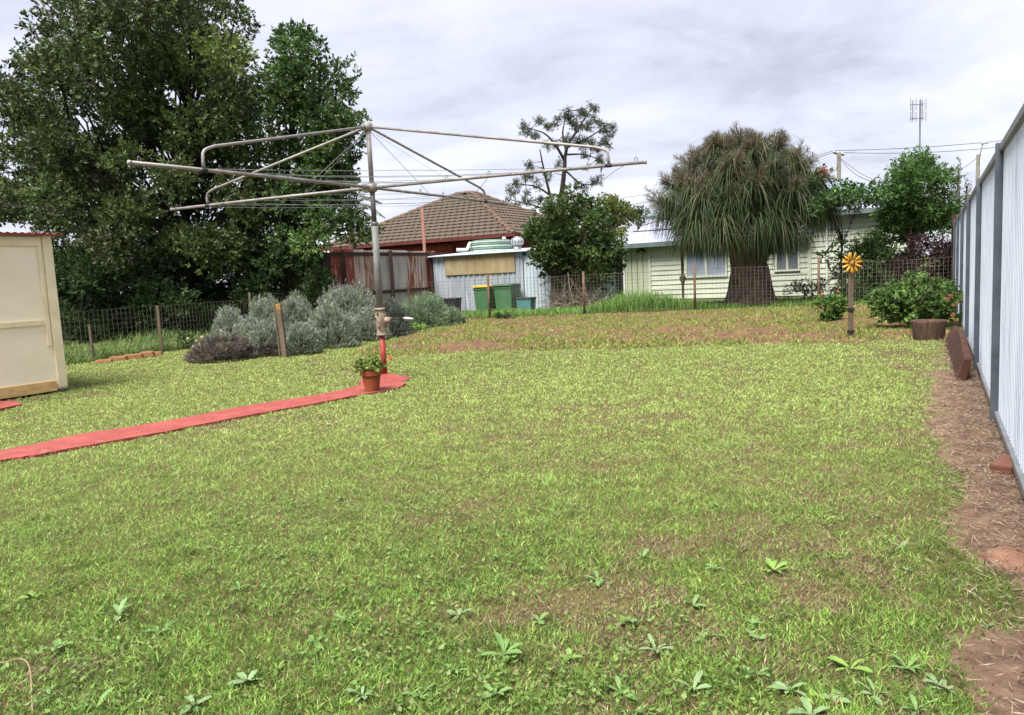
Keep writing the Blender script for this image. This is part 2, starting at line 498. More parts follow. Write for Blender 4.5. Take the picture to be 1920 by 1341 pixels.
# ------------------------------------------------------------------ vegetation builders
def sprigs_from_clumps(clumps, dens, shell=0.55):
    P, D, K = [], [], []
    for k, (c, r) in enumerate(clumps):
        r = np.array(r if hasattr(r, '__len__') else (r, r, r * 0.8), float)
        n = max(4, int(dens * (r[0] * r[1] + r[0] * r[2] + r[1] * r[2]) / 3))
        d = rdir(n)
        rad = (shell + (1 - shell) * rng.random(n)) ** 0.8
        rad *= 1 + 0.18 * rng.normal(size=n)
        P.append(np.array(c) + d * r * rad[:, None])
        D.append(unit(d + 0.35 * rdir(n) + np.array([0, 0, 0.25])))
        K.append(np.full(n, k))
    return np.concatenate(P), np.concatenate(D), np.concatenate(K)
def foliage(name, clumps, dens, per, L, W, cols, wts, mat_, parent, spread=0.9, droop=0.0, kcol=0.18, scol=0.12, length=0.10, shell=0.55, zmin=None, fold=0.1):
    P, D, K = sprigs_from_clumps(clumps, dens, shell)
    if zmin is not None:
        P[:, 2] = np.maximum(P[:, 2], zmin + rng.random(len(P)) * 0.12)
    n = len(P)
    ck = palette(len(clumps), cols, wts, kcol)
    cs = palette(n, cols, wts, scol) * 0.5 + ck[K] * 0.5
    P2 = np.repeat(P, per, 0)
    A = np.repeat(D, per, 0)
    t = rng.random((n * per, 1))
    P2 = P2 + A * (t - 0.5) * length
    d = unit(A * (0.35 + t) + spread * rdir(n * per) + np.array([0, 0, -droop]))
    cc = np.repeat(cs, per, 0) * (1 + rng.normal(0, 0.14, (n * per, 1)))
    Ls = L * (0.7 + 0.6 * rng.random(n * per))
    Ws = W * (0.7 + 0.6 * rng.random(n * per))
    return leaves(name, P2, d, perp(d), Ls, Ws, np.clip(cc, 0.003, 1), mat_, parent, fold=fold)
def trunk_limbs(name, base, fork, r0, clumps, nlimb, mat_, parent, r1=None, seg=8, twig=0.02, every=1):
    mb = MB()
    base, fork = Vector(base), Vector(fork)
    r1 = r1 or r0 * 0.6
    mid = (base + fork) / 2 + Vector((random.uniform(-.1, .1), random.uniform(-.1, .1), 0))
    path = smoothpath([base - UP * 0.05, base + (mid - base) * 0.25, mid, fork], 8)
    rr = [r0 * (1.35 if i == 0 else 1.1 if i == 1 else 1) + (r1 - r0) * i / 8 for i in range(9)]
    mb.tube(path, rr, seg + 2)
    cs = [Vector(c) for c, _ in clumps]
    seeds = random.sample(cs, min(nlimb, len(cs)))
    groups = [[] for _ in seeds]
    for c in cs:
        groups[min(range(len(seeds)), key=lambda i: (seeds[i] - c).length)].append(c)
    for g in groups:
        if not g: continue
        cen = sum(g, Vector()) / len(g)
        start = base + (fork - base) * random.uniform(0.75, 1.0)
        end = start + (cen - start) * 0.75
        lp = smoothpath([start, start + (end - start) * 0.45 + Vector((random.uniform(-.2, .2), random.uniform(-.2, .2), 0.15)) * (end - start).length * 0.3, end], 6)
        mb.tube(lp, [r1 * 0.75 * (1 - 0.65 * i / 6) for i in range(7)], seg - 2)
        for c in g[::every]:
            s0 = lp[random.randint(3, 6)]
            mm = (s0 + c) / 2 + Vector((random.uniform(-1, 1), random.uniform(-1, 1), random.uniform(-.2, 1))) * (c - s0).length * 0.12
            mb.tube(smoothpath([s0, mm, c], 4), [r1 * 0.28, r1 * 0.22, r1 * 0.17, twig, twig * 0.5], 5)
    return mb.build(name, mat_, parent, smooth=True)
def clumps_poly(poly, n, Y0, depth, rmin, rmax, edge=0.0):
    xs = [p[0] for p in poly]; ys = [p[1] for p in poly]
    cx, cy = (min(xs) + max(xs)) / 2, (min(ys) + max(ys)) / 2
    res = []
    rn = np.random.default_rng(int(n * 7 + Y0 * 13))
    while len(res) < n:
        x = rn.uniform(min(xs), max(xs)); y = rn.uniform(min(ys), max(ys))
        if not inpoly(np.array([x]), np.array([y]), poly)[0]: continue
        k = max(0.15, 1 - (2 * (x - cx) / (max(xs) - min(xs))) ** 2) ** 0.5
        dy = rn.uniform(-1, 1) * depth * k
        p = at(x, y, Y0 + dy)
        res.append((tuple(p), rn.uniform(rmin, rmax)))
    return res
def tree(name, label, cat, base, fork, r0, clumps, dens, per, L, W, cols, wts, bark, nlimb=6, group=None, lm='leaf', **kw):
    root = empty(name, base, label, cat, group)
    every = kw.pop('every', 1)
    trunk_limbs('trunk', base, fork, r0, clumps, nlimb, M[bark], root, every=every)
    foliage('crown', clumps, dens, per, L, W, cols, wts, M[lm], root, **kw)
    return root

# ------------------------------------------------------------------ ground
g = MB()
g.add([(-700, -300, -0.012), (700, -300, -0.012), (700, 1500, -0.012), (-700, 1500, -0.012)], [(0, 1, 2, 3)])
tag(g.build('ground', M['ground']), kind='structure')

FP0 = Vector((3.055, 4.70, 0))                       # near visible post of the steel fence
def fence_pt(s): return FP0 + E2 * s
LAWN = [gp(700, 668), gp(1100, 655), gp(1760, 637)]   # lawn / garden bed border
path_up = [(-420, 930), (-200, 893), (0, 851), (70, 838), (150, 820), (300, 797), (450, 768), (600, 744), (670, 728), (700, 716), (728, 711), (742, 714)]
path_lo = [(-420, 960), (-200, 918), (0, 869), (70, 858), (150, 843), (300, 816), (450, 786), (600, 759), (670, 745), (712, 738), (748, 730), (762, 722)]
PATH = [gp(*p) for p in path_up] + [gp(*p) for p in reversed(path_lo)]
SHED_C = gp(127, 733)                               # far corner of the cream shed
SLAB = [gp(-160, 778), gp(0, 757), gp(30, 757), gp(42, 763), gp(0, 772), gp(-160, 800)]

# dirt strip along the steel fence: width off the fence as a function of distance along it
strip_px = [(1935, 1290), (1905, 1130), (1850, 1010), (1800, 900), (1775, 800), (1765, 745), (1775, 700), (1788, 655)]
NF = Vector((-E2.y, E2.x, 0))                       # into the yard
strip_s, strip_d = [], []
for p in strip_px:
    q = gp(*p) - FP0
    strip_s.append(q.dot(E2)); strip_d.append(q.dot(NF))
strip_s = [-6.0] + strip_s; strip_d = [strip_d[0]] + strip_d
def strip_mask(x, y):
    s = (x - FP0.x) * E2.x + (y - FP0.y) * E2.y
    d = (x - FP0.x) * NF.x + (y - FP0.y) * NF.y
    lim = np.interp(s, strip_s, strip_d)
    return d - lim                                   # negative: inside the strip
lawn_dir = (LAWN[2] - LAWN[0]).normalized()
lawn_n = Vector((-lawn_dir.y, lawn_dir.x, 0))
def bed_depth(x, y):
    return (x - LAWN[0].x) * lawn_n.x + (y - LAWN[0].y) * lawn_n.y
BL0, BL1 = gp(655, 668), gp(850, 606)              # left end of the bare garden bed
def left_of_bed(x, y):
    return (x - BL0.x) * (BL1.y - BL0.y) - (y - BL0.y) * (BL1.x - BL0.x) < 0
def sheet_grid(name, mat_, xs, ys, keep, zfun):
    X, Y = np.meshgrid(xs, ys)
    Z = zfun(X, Y)
    idx = np.arange(X.size).reshape(X.shape)
    cx = (X[:-1, :-1] + X[1:, 1:]) / 2; cy = (Y[:-1, :-1] + Y[1:, 1:]) / 2
    kp = keep(cx, cy)
    q = np.stack([idx[:-1, :-1], idx[:-1, 1:], idx[1:, 1:], idx[1:, :-1]], 2)[kp]
    v = np.stack([X, Y, Z], 2).reshape(-1, 3)
    used = np.unique(q)
    mp_ = np.full(len(v), -1); mp_[used] = np.arange(len(used))
    return quads_obj(name, v[used], mp_[q], np.full((len(used), 3), 0.3), mat_, smooth=True)
# lawn sheet, soil bed and straw-covered strip
tag(sheet_grid('lawn', M['lawn'], np.arange(-16, 7, 0.25), np.arange(-3, 19.0, 0.25),
               lambda x, y: (bed_depth(x, y) < 0.4) | (left_of_bed(x, y) & ((x + 6.39) * E2.y - (y - 13.85) * E2.x > -0.1)),
               lambda x, y: -0.006 + 0.008 * vnoise(x, y, 1.3, 3)), kind='structure')
tag(sheet_grid('garden_bed', M['soil'], np.arange(-5.5, 10.2, 0.08), np.arange(9.2, 20.2, 0.08),
               lambda x, y: (bed_depth(x, y) > -0.1 + 0.25 * vnoise(x, y, 0.5, 5)) & (strip_mask(x, y) > -1.4) & (y + 0.22 * x < 19.3) & ~left_of_bed(x, y),
               lambda x, y: -0.014 + np.clip(bed_depth(x, y) / 0.6, 0, 1) * (0.012 + 0.05 * vnoise(x, y, 0.35, 6) + 0.03 * vnoise(x, y, 0.12, 7))), kind='structure')
tag(sheet_grid('dirt_strip', M['straw_soil'], np.arange(-1.5, 9, 0.05), np.arange(-2, 16, 0.05),
               lambda x, y: (strip_mask(x, y) < 0.30) & ((x - FP0.x) * NF.x + (y - FP0.y) * NF.y > -0.25) & (bed_depth(x, y) < 0.3),
               lambda x, y: -0.03 + np.clip((0.25 - strip_mask(x, y) - 0.30 * (vnoise(x, y, 0.3, 8) - 0.5)) / 0.35, 0, 1) * (0.03 + 0.035 * vnoise(x, y, 0.22, 9) + 0.02 * vnoise(x, y, 0.08, 10))), kind='structure')
pm = MB()
n_ = len(path_up)
up_, lo_ = [gp(*p) for p in path_up], [gp(*p) for p in path_lo]
def dense(pl, n=60): return smoothpath(pl, n)
du, dl = dense(up_), dense(lo_)
du = [p + Vector((random.uniform(-.01, .01), random.uniform(-.015, .015), 0)) for p in du]
dl = [p + Vector((random.uniform(-.01, .01), random.uniform(-.015, .015), 0)) for p in dl]
PATH = du + list(reversed(dl))
vs = [(p.x, p.y, 0.026) for p in du] + [(p.x, p.y, 0.022) for p in dl] + [(p.x, p.y, -0.02) for p in du] + [(p.x, p.y, -0.02) for p in dl]
k = len(du)
fs = []
for i in range(k - 1):
    fs.append((k + i, k + i + 1, i + 1, i))
    fs.append((i, i + 1, 2 * k + i + 1, 2 * k + i))
    fs.append((3 * k + i, 3 * k + i + 1, k + i + 1, k + i))
fs.append((k - 1, 2 * k - 1, 4 * k - 1, 3 * k - 1))
pm.add(vs, fs)
tag(pm.build('garden_path', M['concrete_red']), kind='structure')
tag(MB().poly([(p.x, p.y) for p in SLAB], -0.01, 0.03).build('shed_slab', M['concrete_red']), kind='structure')

# ------------------------------------------------------------------ steel fence on the right
root = empty('steel_fence', fence_pt(0), 'tall white ribbed steel fence with slate posts along the right side of the yard', 'fence')
BAY = 2.45
FH = 1.735
for i in range(-2, 6):
    s0_ = i * BAY - (0.35 if i < 0 else 0); s1_ = (i + 1) * BAY - (0.35 if i < -1 else 0)
    a = fence_pt(s0_); b2 = fence_pt(s1_)
    pm = MB()
    pm.box(a + NF * 0.012 + UP * (FH / 2 + 0.0), E2, NF, UP, 0.024, 0.036, FH / 2 + 0.02)
    p_ = pm.build('post', M['fence_post'], root, bevel=0.004)
    L_ = s1_ - s0_ - 0.056
    o = a + E2 * 0.028 - NF * 0.012
    MB().corr(o + UP * 0.09, E2, UP, NF, L_, FH - 0.12, 0.088, 0.020, trap=True).build('sheet', M['fence_sheet'], root)
    MB().box((a + b2) / 2 + UP * (FH - 0.012), E2, NF, UP, L_ / 2, 0.028, 0.024).build('top_rail', M['fence_cap'], root, bevel=0.005)
    MB().box((a + b2) / 2 + UP * 0.082 + NF * 0.004, E2, NF, UP, L_ / 2, 0.024, 0.020).build('bottom_rail', M['fence_cap'], root, bevel=0.005)
FEND = fence_pt(6 * BAY - 1.05)
pm = MB().box(fence_pt(6 * BAY) + UP * 0.98, E2, NF, UP, 0.05, 0.05, 1.0).build('end_post', M['timber_dark'], root, bevel=0.006)

# ------------------------------------------------------------------ cream shed on the left
sh = empty('garden_shed', SHED_C, 'cream painted sheet garden shed with red roof edge at the left border', 'shed')
NS = Vector((E2.y, -E2.x, 0))                       # face normal, to the right
SHH = 1.80
SL = 2.6
SW = 2.0
def sp(s, z, n=0.0): return SHED_C - E2 * s + UP * z + NS * n
MB().box(sp(SL / 2, SHH / 2 + 0.02, -SW / 2), E2, NS, UP, SL / 2, SW / 2, SHH / 2 - 0.02).build('wall', M['cream'], sh)
MB().box(sp(0.055, SHH / 2 + 0.03, 0.012), E2, NS, UP, 0.052, 0.012, SHH / 2 - 0.03).build('corner_board', M['cream_trim'], sh, bevel=0.003)
MB().box(sp(0.15, SHH * 0.64, 0.010), E2, NS, UP, 0.022, 0.010, SHH * 0.335).build('cover_strip', M['cream_trim'], sh, bevel=0.003)
MB().box(sp(SL / 2 + 0.06, SHH - 0.065, 0.014), E2, NS, UP, SL / 2 - 0.07, 0.014, 0.05).build('top_board', M['cream_trim'], sh, bevel=0.003)
MB().box(sp(SL / 2 + 0.10, 0.82, 0.012), E2, NS, UP, SL / 2 - 0.10, 0.012, 0.030).build('mid_rail', M['cream_trim'], sh, bevel=0.003)
MB().box(sp(SL / 2 + 0.06, 0.085, 0.011), E2, NS, UP, SL / 2 - 0.07, 0.011, 0.06).build('base_board', M['cream_stain'], sh, bevel=0.003)
rb = MB()
rb.corr(sp(SL + 0.15, SHH + 0.015, 0.10), E2, -NS, UP, SL + 0.21, SW + 0.2, 0.076, 0.016)
rf = rb.build('roof', M['roof_red'], sh)
MB().box(sp(SL / 2 - 0.01, SHH + 0.006, 0.104), E2, NS, UP, SL / 2 + 0.09, 0.006, 0.011).build('fascia', M['roof_red'], rf)

# ------------------------------------------------------------------ clothes hoist
HB = gp(722, 715)
ho = empty('clothes_hoist', HB, 'old rotary clothes hoist with bare pipe arms standing at the end of the red path', 'clothes hoist')
HZ = 2.76
MB().lathe(HB, [(0.30, -0.005), (0.27, 0.028), (0.16, 0.050), (0.075, 0.085), (0.0, 0.085)], 24).build('concrete_footing', M['concrete_red'], ho, smooth=True)
MB().tube([HB + UP * 0.05, HB + UP * 0.52], 0.032, 16).build('lower_post', M['red_pipe'], ho, smooth=True)
gb = MB().lathe(HB, [(0.047, 0.505), (0.056, 0.508), (0.056, 0.525), (0.050, 0.528), (0.055, 0.58), (0.066, 0.64), (0.070, 0.69), (0.064, 0.74), (0.050, 0.785), (0.060, 0.79), (0.060, 0.808), (0.046, 0.812)], 18).build('gearbox', M['cast'], ho, smooth=True)
MB().tube([HB + V(0.04, -0.015, 0.675), HB + V(0.115, -0.045, 0.675)], [0.042, 0.032], 14).build('crank_boss', M['cast'], gb, smooth=True)
for z_, a_ in ((0.745, -1.9), (0.60, -1.75), (0.70, -2.4)):
    c_ = HB + V(math.cos(a_) * 0.058, math.sin(a_) * 0.058, z_)
    MB().tube([c_, c_ + V(math.cos(a_) * 0.018, math.sin(a_) * 0.018, 0)], 0.011, 6).build('bolt', M['black'], gb)
hd = MB().tube([HB + V(0.10, -0.04, 0.675), HB + V(0.15, -0.055, 0.688), HB + V(0.26, -0.08, 0.690)], 0.009, 8).build('crank_handle', M['black'], ho, smooth=True)
MB().tube([HB + V(0.255, -0.08, 0.690), HB + V(0.28, -0.084, 0.688), HB + V(0.36, -0.10, 0.676), HB + V(0.372, -0.102, 0.672)], [0.010, 0.016, 0.017, 0.006], 10).build('grip', M['alu'], hd, smooth=True)
MB().tube([HB + UP * 0.80, HB + UP * 1.72], 0.036, 16).build('outer_post', M['gal'], ho, smooth=True)
MB().lathe(HB, [(0.037, 1.70), (0.041, 1.705), (0.041, 1.735), (0.030, 1.74)], 16).build('post_collar', M['gal_dark'], ho, smooth=True)
MB().tube([HB + UP * 1.73, HB + UP * 2.10], 0.027, 16).build('inner_post', M['gal_dark'], ho, smooth=True)
MB().tube([HB + UP * 2.10, HB + UP * HZ], 0.026, 16).build('upper_post', M['gal_arm'], ho, smooth=True)
MB().lathe(HB, [(0.036, 2.055), (0.055, 2.07), (0.060, 2.105), (0.055, 2.14), (0.036, 2.155)], 16).build('hub', M['gal_arm'], ho, smooth=True)
MB().lathe(HB, [(0.036, 2.70), (0.052, 2.715), (0.056, 2.75), (0.045, 2.78), (0.0, 2.79)], 16).build('cap', M['gal_arm'], ho, smooth=True)
HUB = HB + UP * 2.105
TOP = HB + UP * 2.745
tips = [gp(243, 305, 2.10), gp(1210, 304, 2.10), gp(950, 383, 2.10), gp(322, 393, 2.10)]
for i, tp in enumerate(tips):
    d = (tp - HUB)
    L_ = d.length
    dn = d.normalized()
    ar = MB().tube([HUB + dn * 0.05, HUB + dn * L_ * 0.5 + UP * 0.004, tp], 0.0168, 12).build('arm', M['gal_arm'], ho, smooth=True)
    MB().tube([tp - dn * 0.012, tp + dn * 0.012], 0.0195, 12).build('end_cap', M['gal_arm'], ar, smooth=True)
    fr = [0.76, 0.88, 0.80, 0.80][i]
    knee = HUB + dn * L_ * fr
    hx = [0.185, 0.16, 0.15, 0.16][i]
    topk = knee + UP * hx
    tdir = (TOP - topk).normalized()
    pth = [knee + UP * 0.012, knee + UP * hx * 0.35] + smoothpath([knee + UP * hx * 0.45, knee + UP * hx * 0.86 + tdir * 0.02, topk + tdir * 0.13], 6) + [topk + tdir * 0.3, TOP + (topk - TOP).normalized() * 0.045]
    MB().tube(pth, 0.0142, 10).build('brace', M['gal_arm'], ho, smooth=True)
    MB().tube([knee - dn * 0.03, knee + dn * 0.03], 0.0195, 12).build('clamp', M['black'], ho, smooth=True)
    for fr2 in (0.30, 0.46, 0.62, 0.70, 0.97):
        c_ = HUB + dn * L_ * fr2 + UP * 0.018
        s_ = dn.cross(UP)
        hk = [c_ - dn * 0.012, c_ - dn * 0.012 + UP * 0.025, c_ + UP * 0.04, c_ + dn * 0.012 + UP * 0.025, c_ + dn * 0.012]
        MB().tube(hk, 0.0038, 5).build('line_hook', M['gal_dark'], ar)
def line(a, b_, sag, wob=0.0, r=0.0028):
    pts = []
    for k_ in range(13):
        t_ = k_ / 12
        p_ = a.lerp(b_, t_) - UP * sag * 4 * t_ * (1 - t_)
        if 0 < k_ < 12: p_ = p_ + Vector((random.uniform(-wob, wob), random.uniform(-wob, wob), random.uniform(-wob, wob)))
        pts.append(p_)
    MB().tube(pts, r, 4).build('line_wire', M['wire'], ho)
def onarm(i, f): return HUB + (tips[i] - HUB) * f + UP * 0.012
for f_, s_ in ((0.76, 0.02), (0.66, 0.05), (0.55, 0.03), (0.44, 0.06), (0.33, 0.02), (0.24, 0.02)):
    line(onarm(0, f_), onarm(1, f_), s_, 0.004)
for f_, s_ in ((0.93, 0.03), (0.82, 0.02), (0.70, 0.05), (0.58, 0.02), (0.45, 0.04), (0.32, 0.01)):
    line(onarm(3, f_), onarm(2, f_), s_, 0.004)
line(onarm(0, 0.97), onarm(3, 0.98), 0.10, 0.02)
line(onarm(1, 0.95), onarm(2, 0.97), 0.16, 0.01)
line(onarm(1, 0.46), onarm(2, 0.46), 0.14, 0.01)
line(onarm(0, 0.62), onarm(3, 0.72), 0.05, 0.03)
for i_, f_ in ((1, 0.30), (2, 0.36), (3, 0.30), (0, 0.31)):
    MB().tube([TOP - UP * 0.03, onarm(i_, f_)], 0.0026, 4).build('stay_wire', M['wire'], ho)

# ------------------------------------------------------------------ pot with geranium on the path
PB = gp(698, 732, 0.024)
pt = empty('flower_pot', PB, 'terracotta flower pot on the red path at the foot of the hoist', 'flower pot')
S_ = 0.235
pr = [(0.0, 0.0), (0.066, 0.0), (0.070, 0.004), (0.092, 0.148), (0.104, 0.150), (0.108, 0.156), (0.110, 0.198), (0.106, 0.203), (0.098, 0.203), (0.095, 0.185), (0.0, 0.183)]
MB().lathe(PB, pr[1:9] + [(0.095, 0.185), (0.09, 0.183)], 28).build('pot', M['terracotta'], pt, smooth=False, bevel=0.0)
MB().lathe(PB, [(0.093, 0.175), (0.093, 0.186), (0.0, 0.192)], 20).build('potting_soil', M['soil'], pt)
GREENS = [(0.10, 0.19, 0.03), (0.16, 0.26, 0.05), (0.06, 0.13, 0.025)]
def geranium(parent, base, r, h, n, L, W, cols, stem='soft_leaf'):
    mb = MB()
    P, D = [], []
    for _ in range(n):
        a = random.uniform(0, 2 * PI); q = random.uniform(0.1, 1) ** 0.6
        tipp = Vector(base) + Vector((math.cos(a) * r * q, math.sin(a) * r * q, h * (1.0 - 0.45 * q * q) * random.uniform(0.55, 1.05)))
        mb.tube([Vector(base) + Vector((math.cos(a), math.sin(a), 0)) * r * 0.2 * q, (Vector(base) + tipp) / 2 + Vector((math.cos(a), math.sin(a), 0.1)) * r * 0.15, tipp], [0.006, 0.005, 0.003], 5)
        P.append(tuple(tipp))
    st = mb.build('stems', M['bark'], parent)
    P = np.array(P)
    return P
P_ = geranium(pt, PB + UP * 0.185, 0.125, 0.145, 22, 0.05, 0.05, GREENS)
cl = [(tuple(p), (0.035, 0.035, 0.022)) for p in P_]
foliage('foliage', cl, 6000, 3, 0.038, 0.038, [(0.17, 0.23, 0.05), (0.25, 0.30, 0.09), (0.10, 0.15, 0.03)], None, M['soft_leaf'], pt, spread=1.1, length=0.03)
fp = at(731, 672, PB.y - 0.02)
MB().tube([PB + V(0.06, 0, 0.27), PB + V(0.13, 0, 0.33), fp], 0.003, 5).build('flower_stem', M['bark'], pt)
n_ = 40
d_ = rdir(n_)
leaves('flower_head', np.array(fp) + d_ * 0.008, d_, perp(d_), 0.016, 0.014, palette(n_, [(0.75, 0.10, 0.03), (0.85, 0.16, 0.05)]), M['soft_leaf'], pt)

# ------------------------------------------------------------------ wire fences
def wire_fence(name, label, pts, h, posts, xstep=0.085, zstep=0.082, r=0.0026, tops=None):
    root = empty(name, pts[0], label, 'fence')
    for i in range(len(pts) - 1):
        a, b_ = Vector(pts[i]), Vector(pts[i + 1])
        d = (b_ - a)
        L_ = d.length
        d.normalize()
        nrm = Vector((-d.y, d.x, 0))
        mb = MB()
        n = int(L_ / xstep)
        ph = random.uniform(0, 6)
        def wob(x): return nrm * (0.018 * math.sin(x * 1.7 + ph) + 0.008 * math.sin(x * 5.1 + ph))
        for k_ in range(n + 1):
            x = k_ * L_ / n
            p_ = a + d * x + wob(x)
            j1 = random.uniform(-.006, .006)
            mb.tube([p_ + UP * 0.02, p_ + d * j1 + UP * h * 0.5, p_ + UP * h], r, 3, cap=False)
        nz = int(h / zstep)
        for k_ in range(nz + 1):
            z = 0.03 + k_ * (h - 0.03) / nz
            mb.tube([a + d * x + wob(x) + UP * (z + 0.006 * math.sin(x * 3 + k_) - 0.012 * math.sin(PI * x / L_)) for x in np.linspace(0, L_, 9)], r * (1.7 if k_ == nz else 1.0), 3, cap=False)
        mb.build('wire_panel', M['mesh'], root)
    for k_, (p_, hh, kind) in enumerate(posts):
        p_ = Vector(p_)
        lean = Vector((random.uniform(-.03, .03), random.uniform(-.03, .03), 0))
        nn_ = Vector((0, -0.035, 0))
        if kind == 'pipe':
            MB().tube([p_ + nn_ - UP * 0.1, p_ + nn_ + UP * hh + lean * 0.5], 0.030, 8).build('post', M['post_rust'], root, smooth=True)
        else:
            MB().bar(p_ + nn_ - UP * 0.1, p_ + nn_ + UP * hh + lean, 0.045, 0.05).build('post', M['timber'], root)
    return root
bfp = [Vector((-4.6, 19.9, 0)), Vector((-2.55, 19.45, 0)), Vector((-0.5, 19.0, 0)), Vector((1.82, 18.55, 0)), Vector((4.42, 18.1, 0)), Vector((7.10, 17.45, 0)), Vector((9.62, 16.45, 0))]
wire_fence('wire_mesh_fence', 'low rusty wire mesh fence across the back of the garden bed', bfp, 1.02,
           [(bfp[0], 1.1, 'pipe'), (bfp[1], 1.1, 'pipe'), (bfp[2], 1.13, 'pipe'), (bfp[3], 1.1, 'pipe'), (bfp[4], 1.12, 'pipe'), (bfp[5], 1.15, 'pipe')])
lfp = [Vector((-9.6, 7.4, 0)), Vector((-8.3, 9.9, 0)), Vector((-7.2, 12.1, 0)), Vector((-6.39, 13.85, 0)), Vector((-5.55, 16.3, 0)), Vector((-4.6, 19.9, 0))]
wire_fence('wire_mesh_fence', 'wire mesh side fence between the cream shed and the lavender', lfp, 0.86,
           [(lfp[1], 0.95, 'timber'), (lfp[3], 0.86, 'timber'), (lfp[4], 1.0, 'timber')])
sk = gp(176, 678)
tag(MB().bar(sk - UP * 0.1, sk + UP * 0.62 + V(-0.01, 0, 0), 0.035, 0.035).build('wooden_stake', M['timber']), 'thin wooden stake at the left wire fence beside the shed', 'stake')
# edging stones along the left fence
ro = empty('stone_edging', gp(245, 676), 'row of broken sandstone edging along the left wire fence', 'edging')
for x, y, wd, ht in ((195, 681, 0.28, 0.05), (222, 677, 0.30, 0.07), (250, 674, 0.34, 0.08), (276, 670, 0.26, 0.09), (294, 667, 0.20, 0.06)):
    c_ = gp(x, y)
    MB().box(c_ + UP * ht / 2, Vector((0.97, 0.24, 0)), Vector((-0.24, 0.97, 0)), Vector((0.05, 0.03, 1)), wd / 2, 0.08, ht / 2 + 0.01, 0.82).build('stone', M['rock'], ro, bevel=0.02)
# short double timber post in front of the lavender
c_ = gp(533, 671)
po = empty('timber_post', c_, 'short weathered timber post with pale cut top in front of the lavender', 'post')
MB().bar(c_ + V(0.02, 0, -0.1), c_ + V(-0.02, 0, 0.74), 0.085, 0.075).build('post', M['timber'], po, bevel=0.006)
MB().bar(c_ + V(-0.02, 0, 0.741), c_ + V(-0.023, 0, 0.83), 0.082, 0.072).build('cut_top', M['timber_new'], po, bevel=0.006)
MB().bar(c_ + V(-0.05, -0.03, -0.1), c_ + V(-0.085, -0.03, 0.93), 0.022, 0.02).build('side_stake', M['timber'], po)

# ------------------------------------------------------------------ right-hand garden things
c_ = gp(1595, 637)
sf = empty('garden_spinner', c_, 'golden metal flower spinner on a strapped timber stake in the garden bed', 'garden spinner')
MB().bar(c_ + V(-0.014, 0, -0.1), c_ + V(-0.012, 0, 0.97), 0.030, 0.03).build('stake', M['timber'], sf)
MB().bar(c_ + V(0.019, 0.004, -0.1), c_ + V(0.019, 0.004, 0.93), 0.028, 0.028).build('stake', M['timber'], sf)
for z in (0.11, 0.41):
    MB().box(c_ + V(0.002, 0, z), (1, 0, 0), (0, 1, 0), (0, 0, 1), 0.04, 0.024, 0.022).build('strap', M['black'], sf)
fc = Vector((c_.x, c_.y - 0.045, 1.035))
for ring, (n_, rr, ln, wd, off, yy) in enumerate(((11, 0.05, 0.122, 0.034, 0.1, 0.0), (8, 0.05, 0.112, 0.030, 0.39, 0.016))):
    for k_ in range(n_):
        a = off + 2 * PI * k_ / n_
        d = Vector((math.cos(a), 0, math.sin(a)))
        s_ = Vector((-math.sin(a), 0, math.cos(a)))
        o_ = fc + V(0, yy, 0)
        ps = [(0, 0.3), (0.35, 0.85), (0.7, 1.0), (0.9, 0.7), (1.0, 0.0)]
        vs = []
        for t_, w_ in ps:
            cpt = o_ + d * (rr * 0.5 + ln * t_) + V(0, -0.012 * math.sin(t_ * 2), 0)
            vs += [cpt + s_ * wd / 2 * w_, cpt - s_ * wd / 2 * w_ + V(0, 0.006, 0)]
        pe = MB().add(vs, [(2 * i, 2 * i + 1, 2 * i + 3, 2 * i + 2) for i in range(4)]).build('petal', M['gold'], sf, smooth=True)
        sm = pe.modifiers.new('thick', 'SOLIDIFY'); sm.thickness = 0.002
q_ = MB().lathe((0, 0, 0), [(0.036, 0.0), (0.036, 0.006), (0.027, 0.015), (0.012, 0.020), (0, 0.021)], 18)
q_.v = [(fc.x + x, fc.y - 0.012 - z, fc.z + y) for x, y, z in q_.v]
q_.build('disc', M['gold_dark'], sf, smooth=True)
q_ = MB().tube([fc + V(0.012, -0.03, 0.012), fc + V(0.012, -0.045, 0.012)], 0.009, 8).build('axle_nut', M['black'], sf)
MB().tube([fc + V(0, 0.0, 0), fc + V(0, 0.05, 0)], 0.006, 6).build('axle', M['black'], sf)

c_ = gp(1741, 637)
st = empty('log_planter', c_, 'hollow log stump planter at the corner of the lawn by the steel fence', 'planter')
MB().lathe(c_, [(0.175, -0.02), (0.180, 0.0), (0.188, 0.10), (0.200, 0.22), (0.202, 0.245), (0.196, 0.255), (0.165, 0.250), (0.16, 0.215)], 26, jit=0.03).build('log', M['stump'], st, smooth=True)
MB().lathe(c_, [(0.168, 0.20), (0.15, 0.225), (0.0, 0.235)], 20).build('planter_soil', M['soil'], st)

# leaning slab of old sleeper at the fence
sa, sb = fence_pt(1.75) + NF * 0.15, fence_pt(5.35) + NF * 0.20
ax = (sb - sa).normalized()
nx = Vector((-ax.y, ax.x, 0))
mb = MB()
K_ = 12
vs = []
for i in range(K_ + 1):
    t_ = i / K_
    p_ = sa.lerp(sb, t_)
    h_ = 0.20 + 0.10 * math.sin(PI * min(1, t_ * 1.15 + 0.05)) + random.uniform(-0.012, 0.012)
    ln = -nx * 0.09 * (0.8 + 0.4 * t_)
    vs += [p_ + nx * 0.06 + UP * -0.01, p_ - nx * 0.02 + UP * -0.01, p_ - nx * 0.02 + ln * 0.6 + UP * h_, p_ + nx * 0.055 + ln * 0.9 + UP * (h_ + random.uniform(-.01, .01))]
fs = [(0, 1, 2, 3), (4 * K_ + 3, 4 * K_ + 2, 4 * K_ + 1, 4 * K_)]
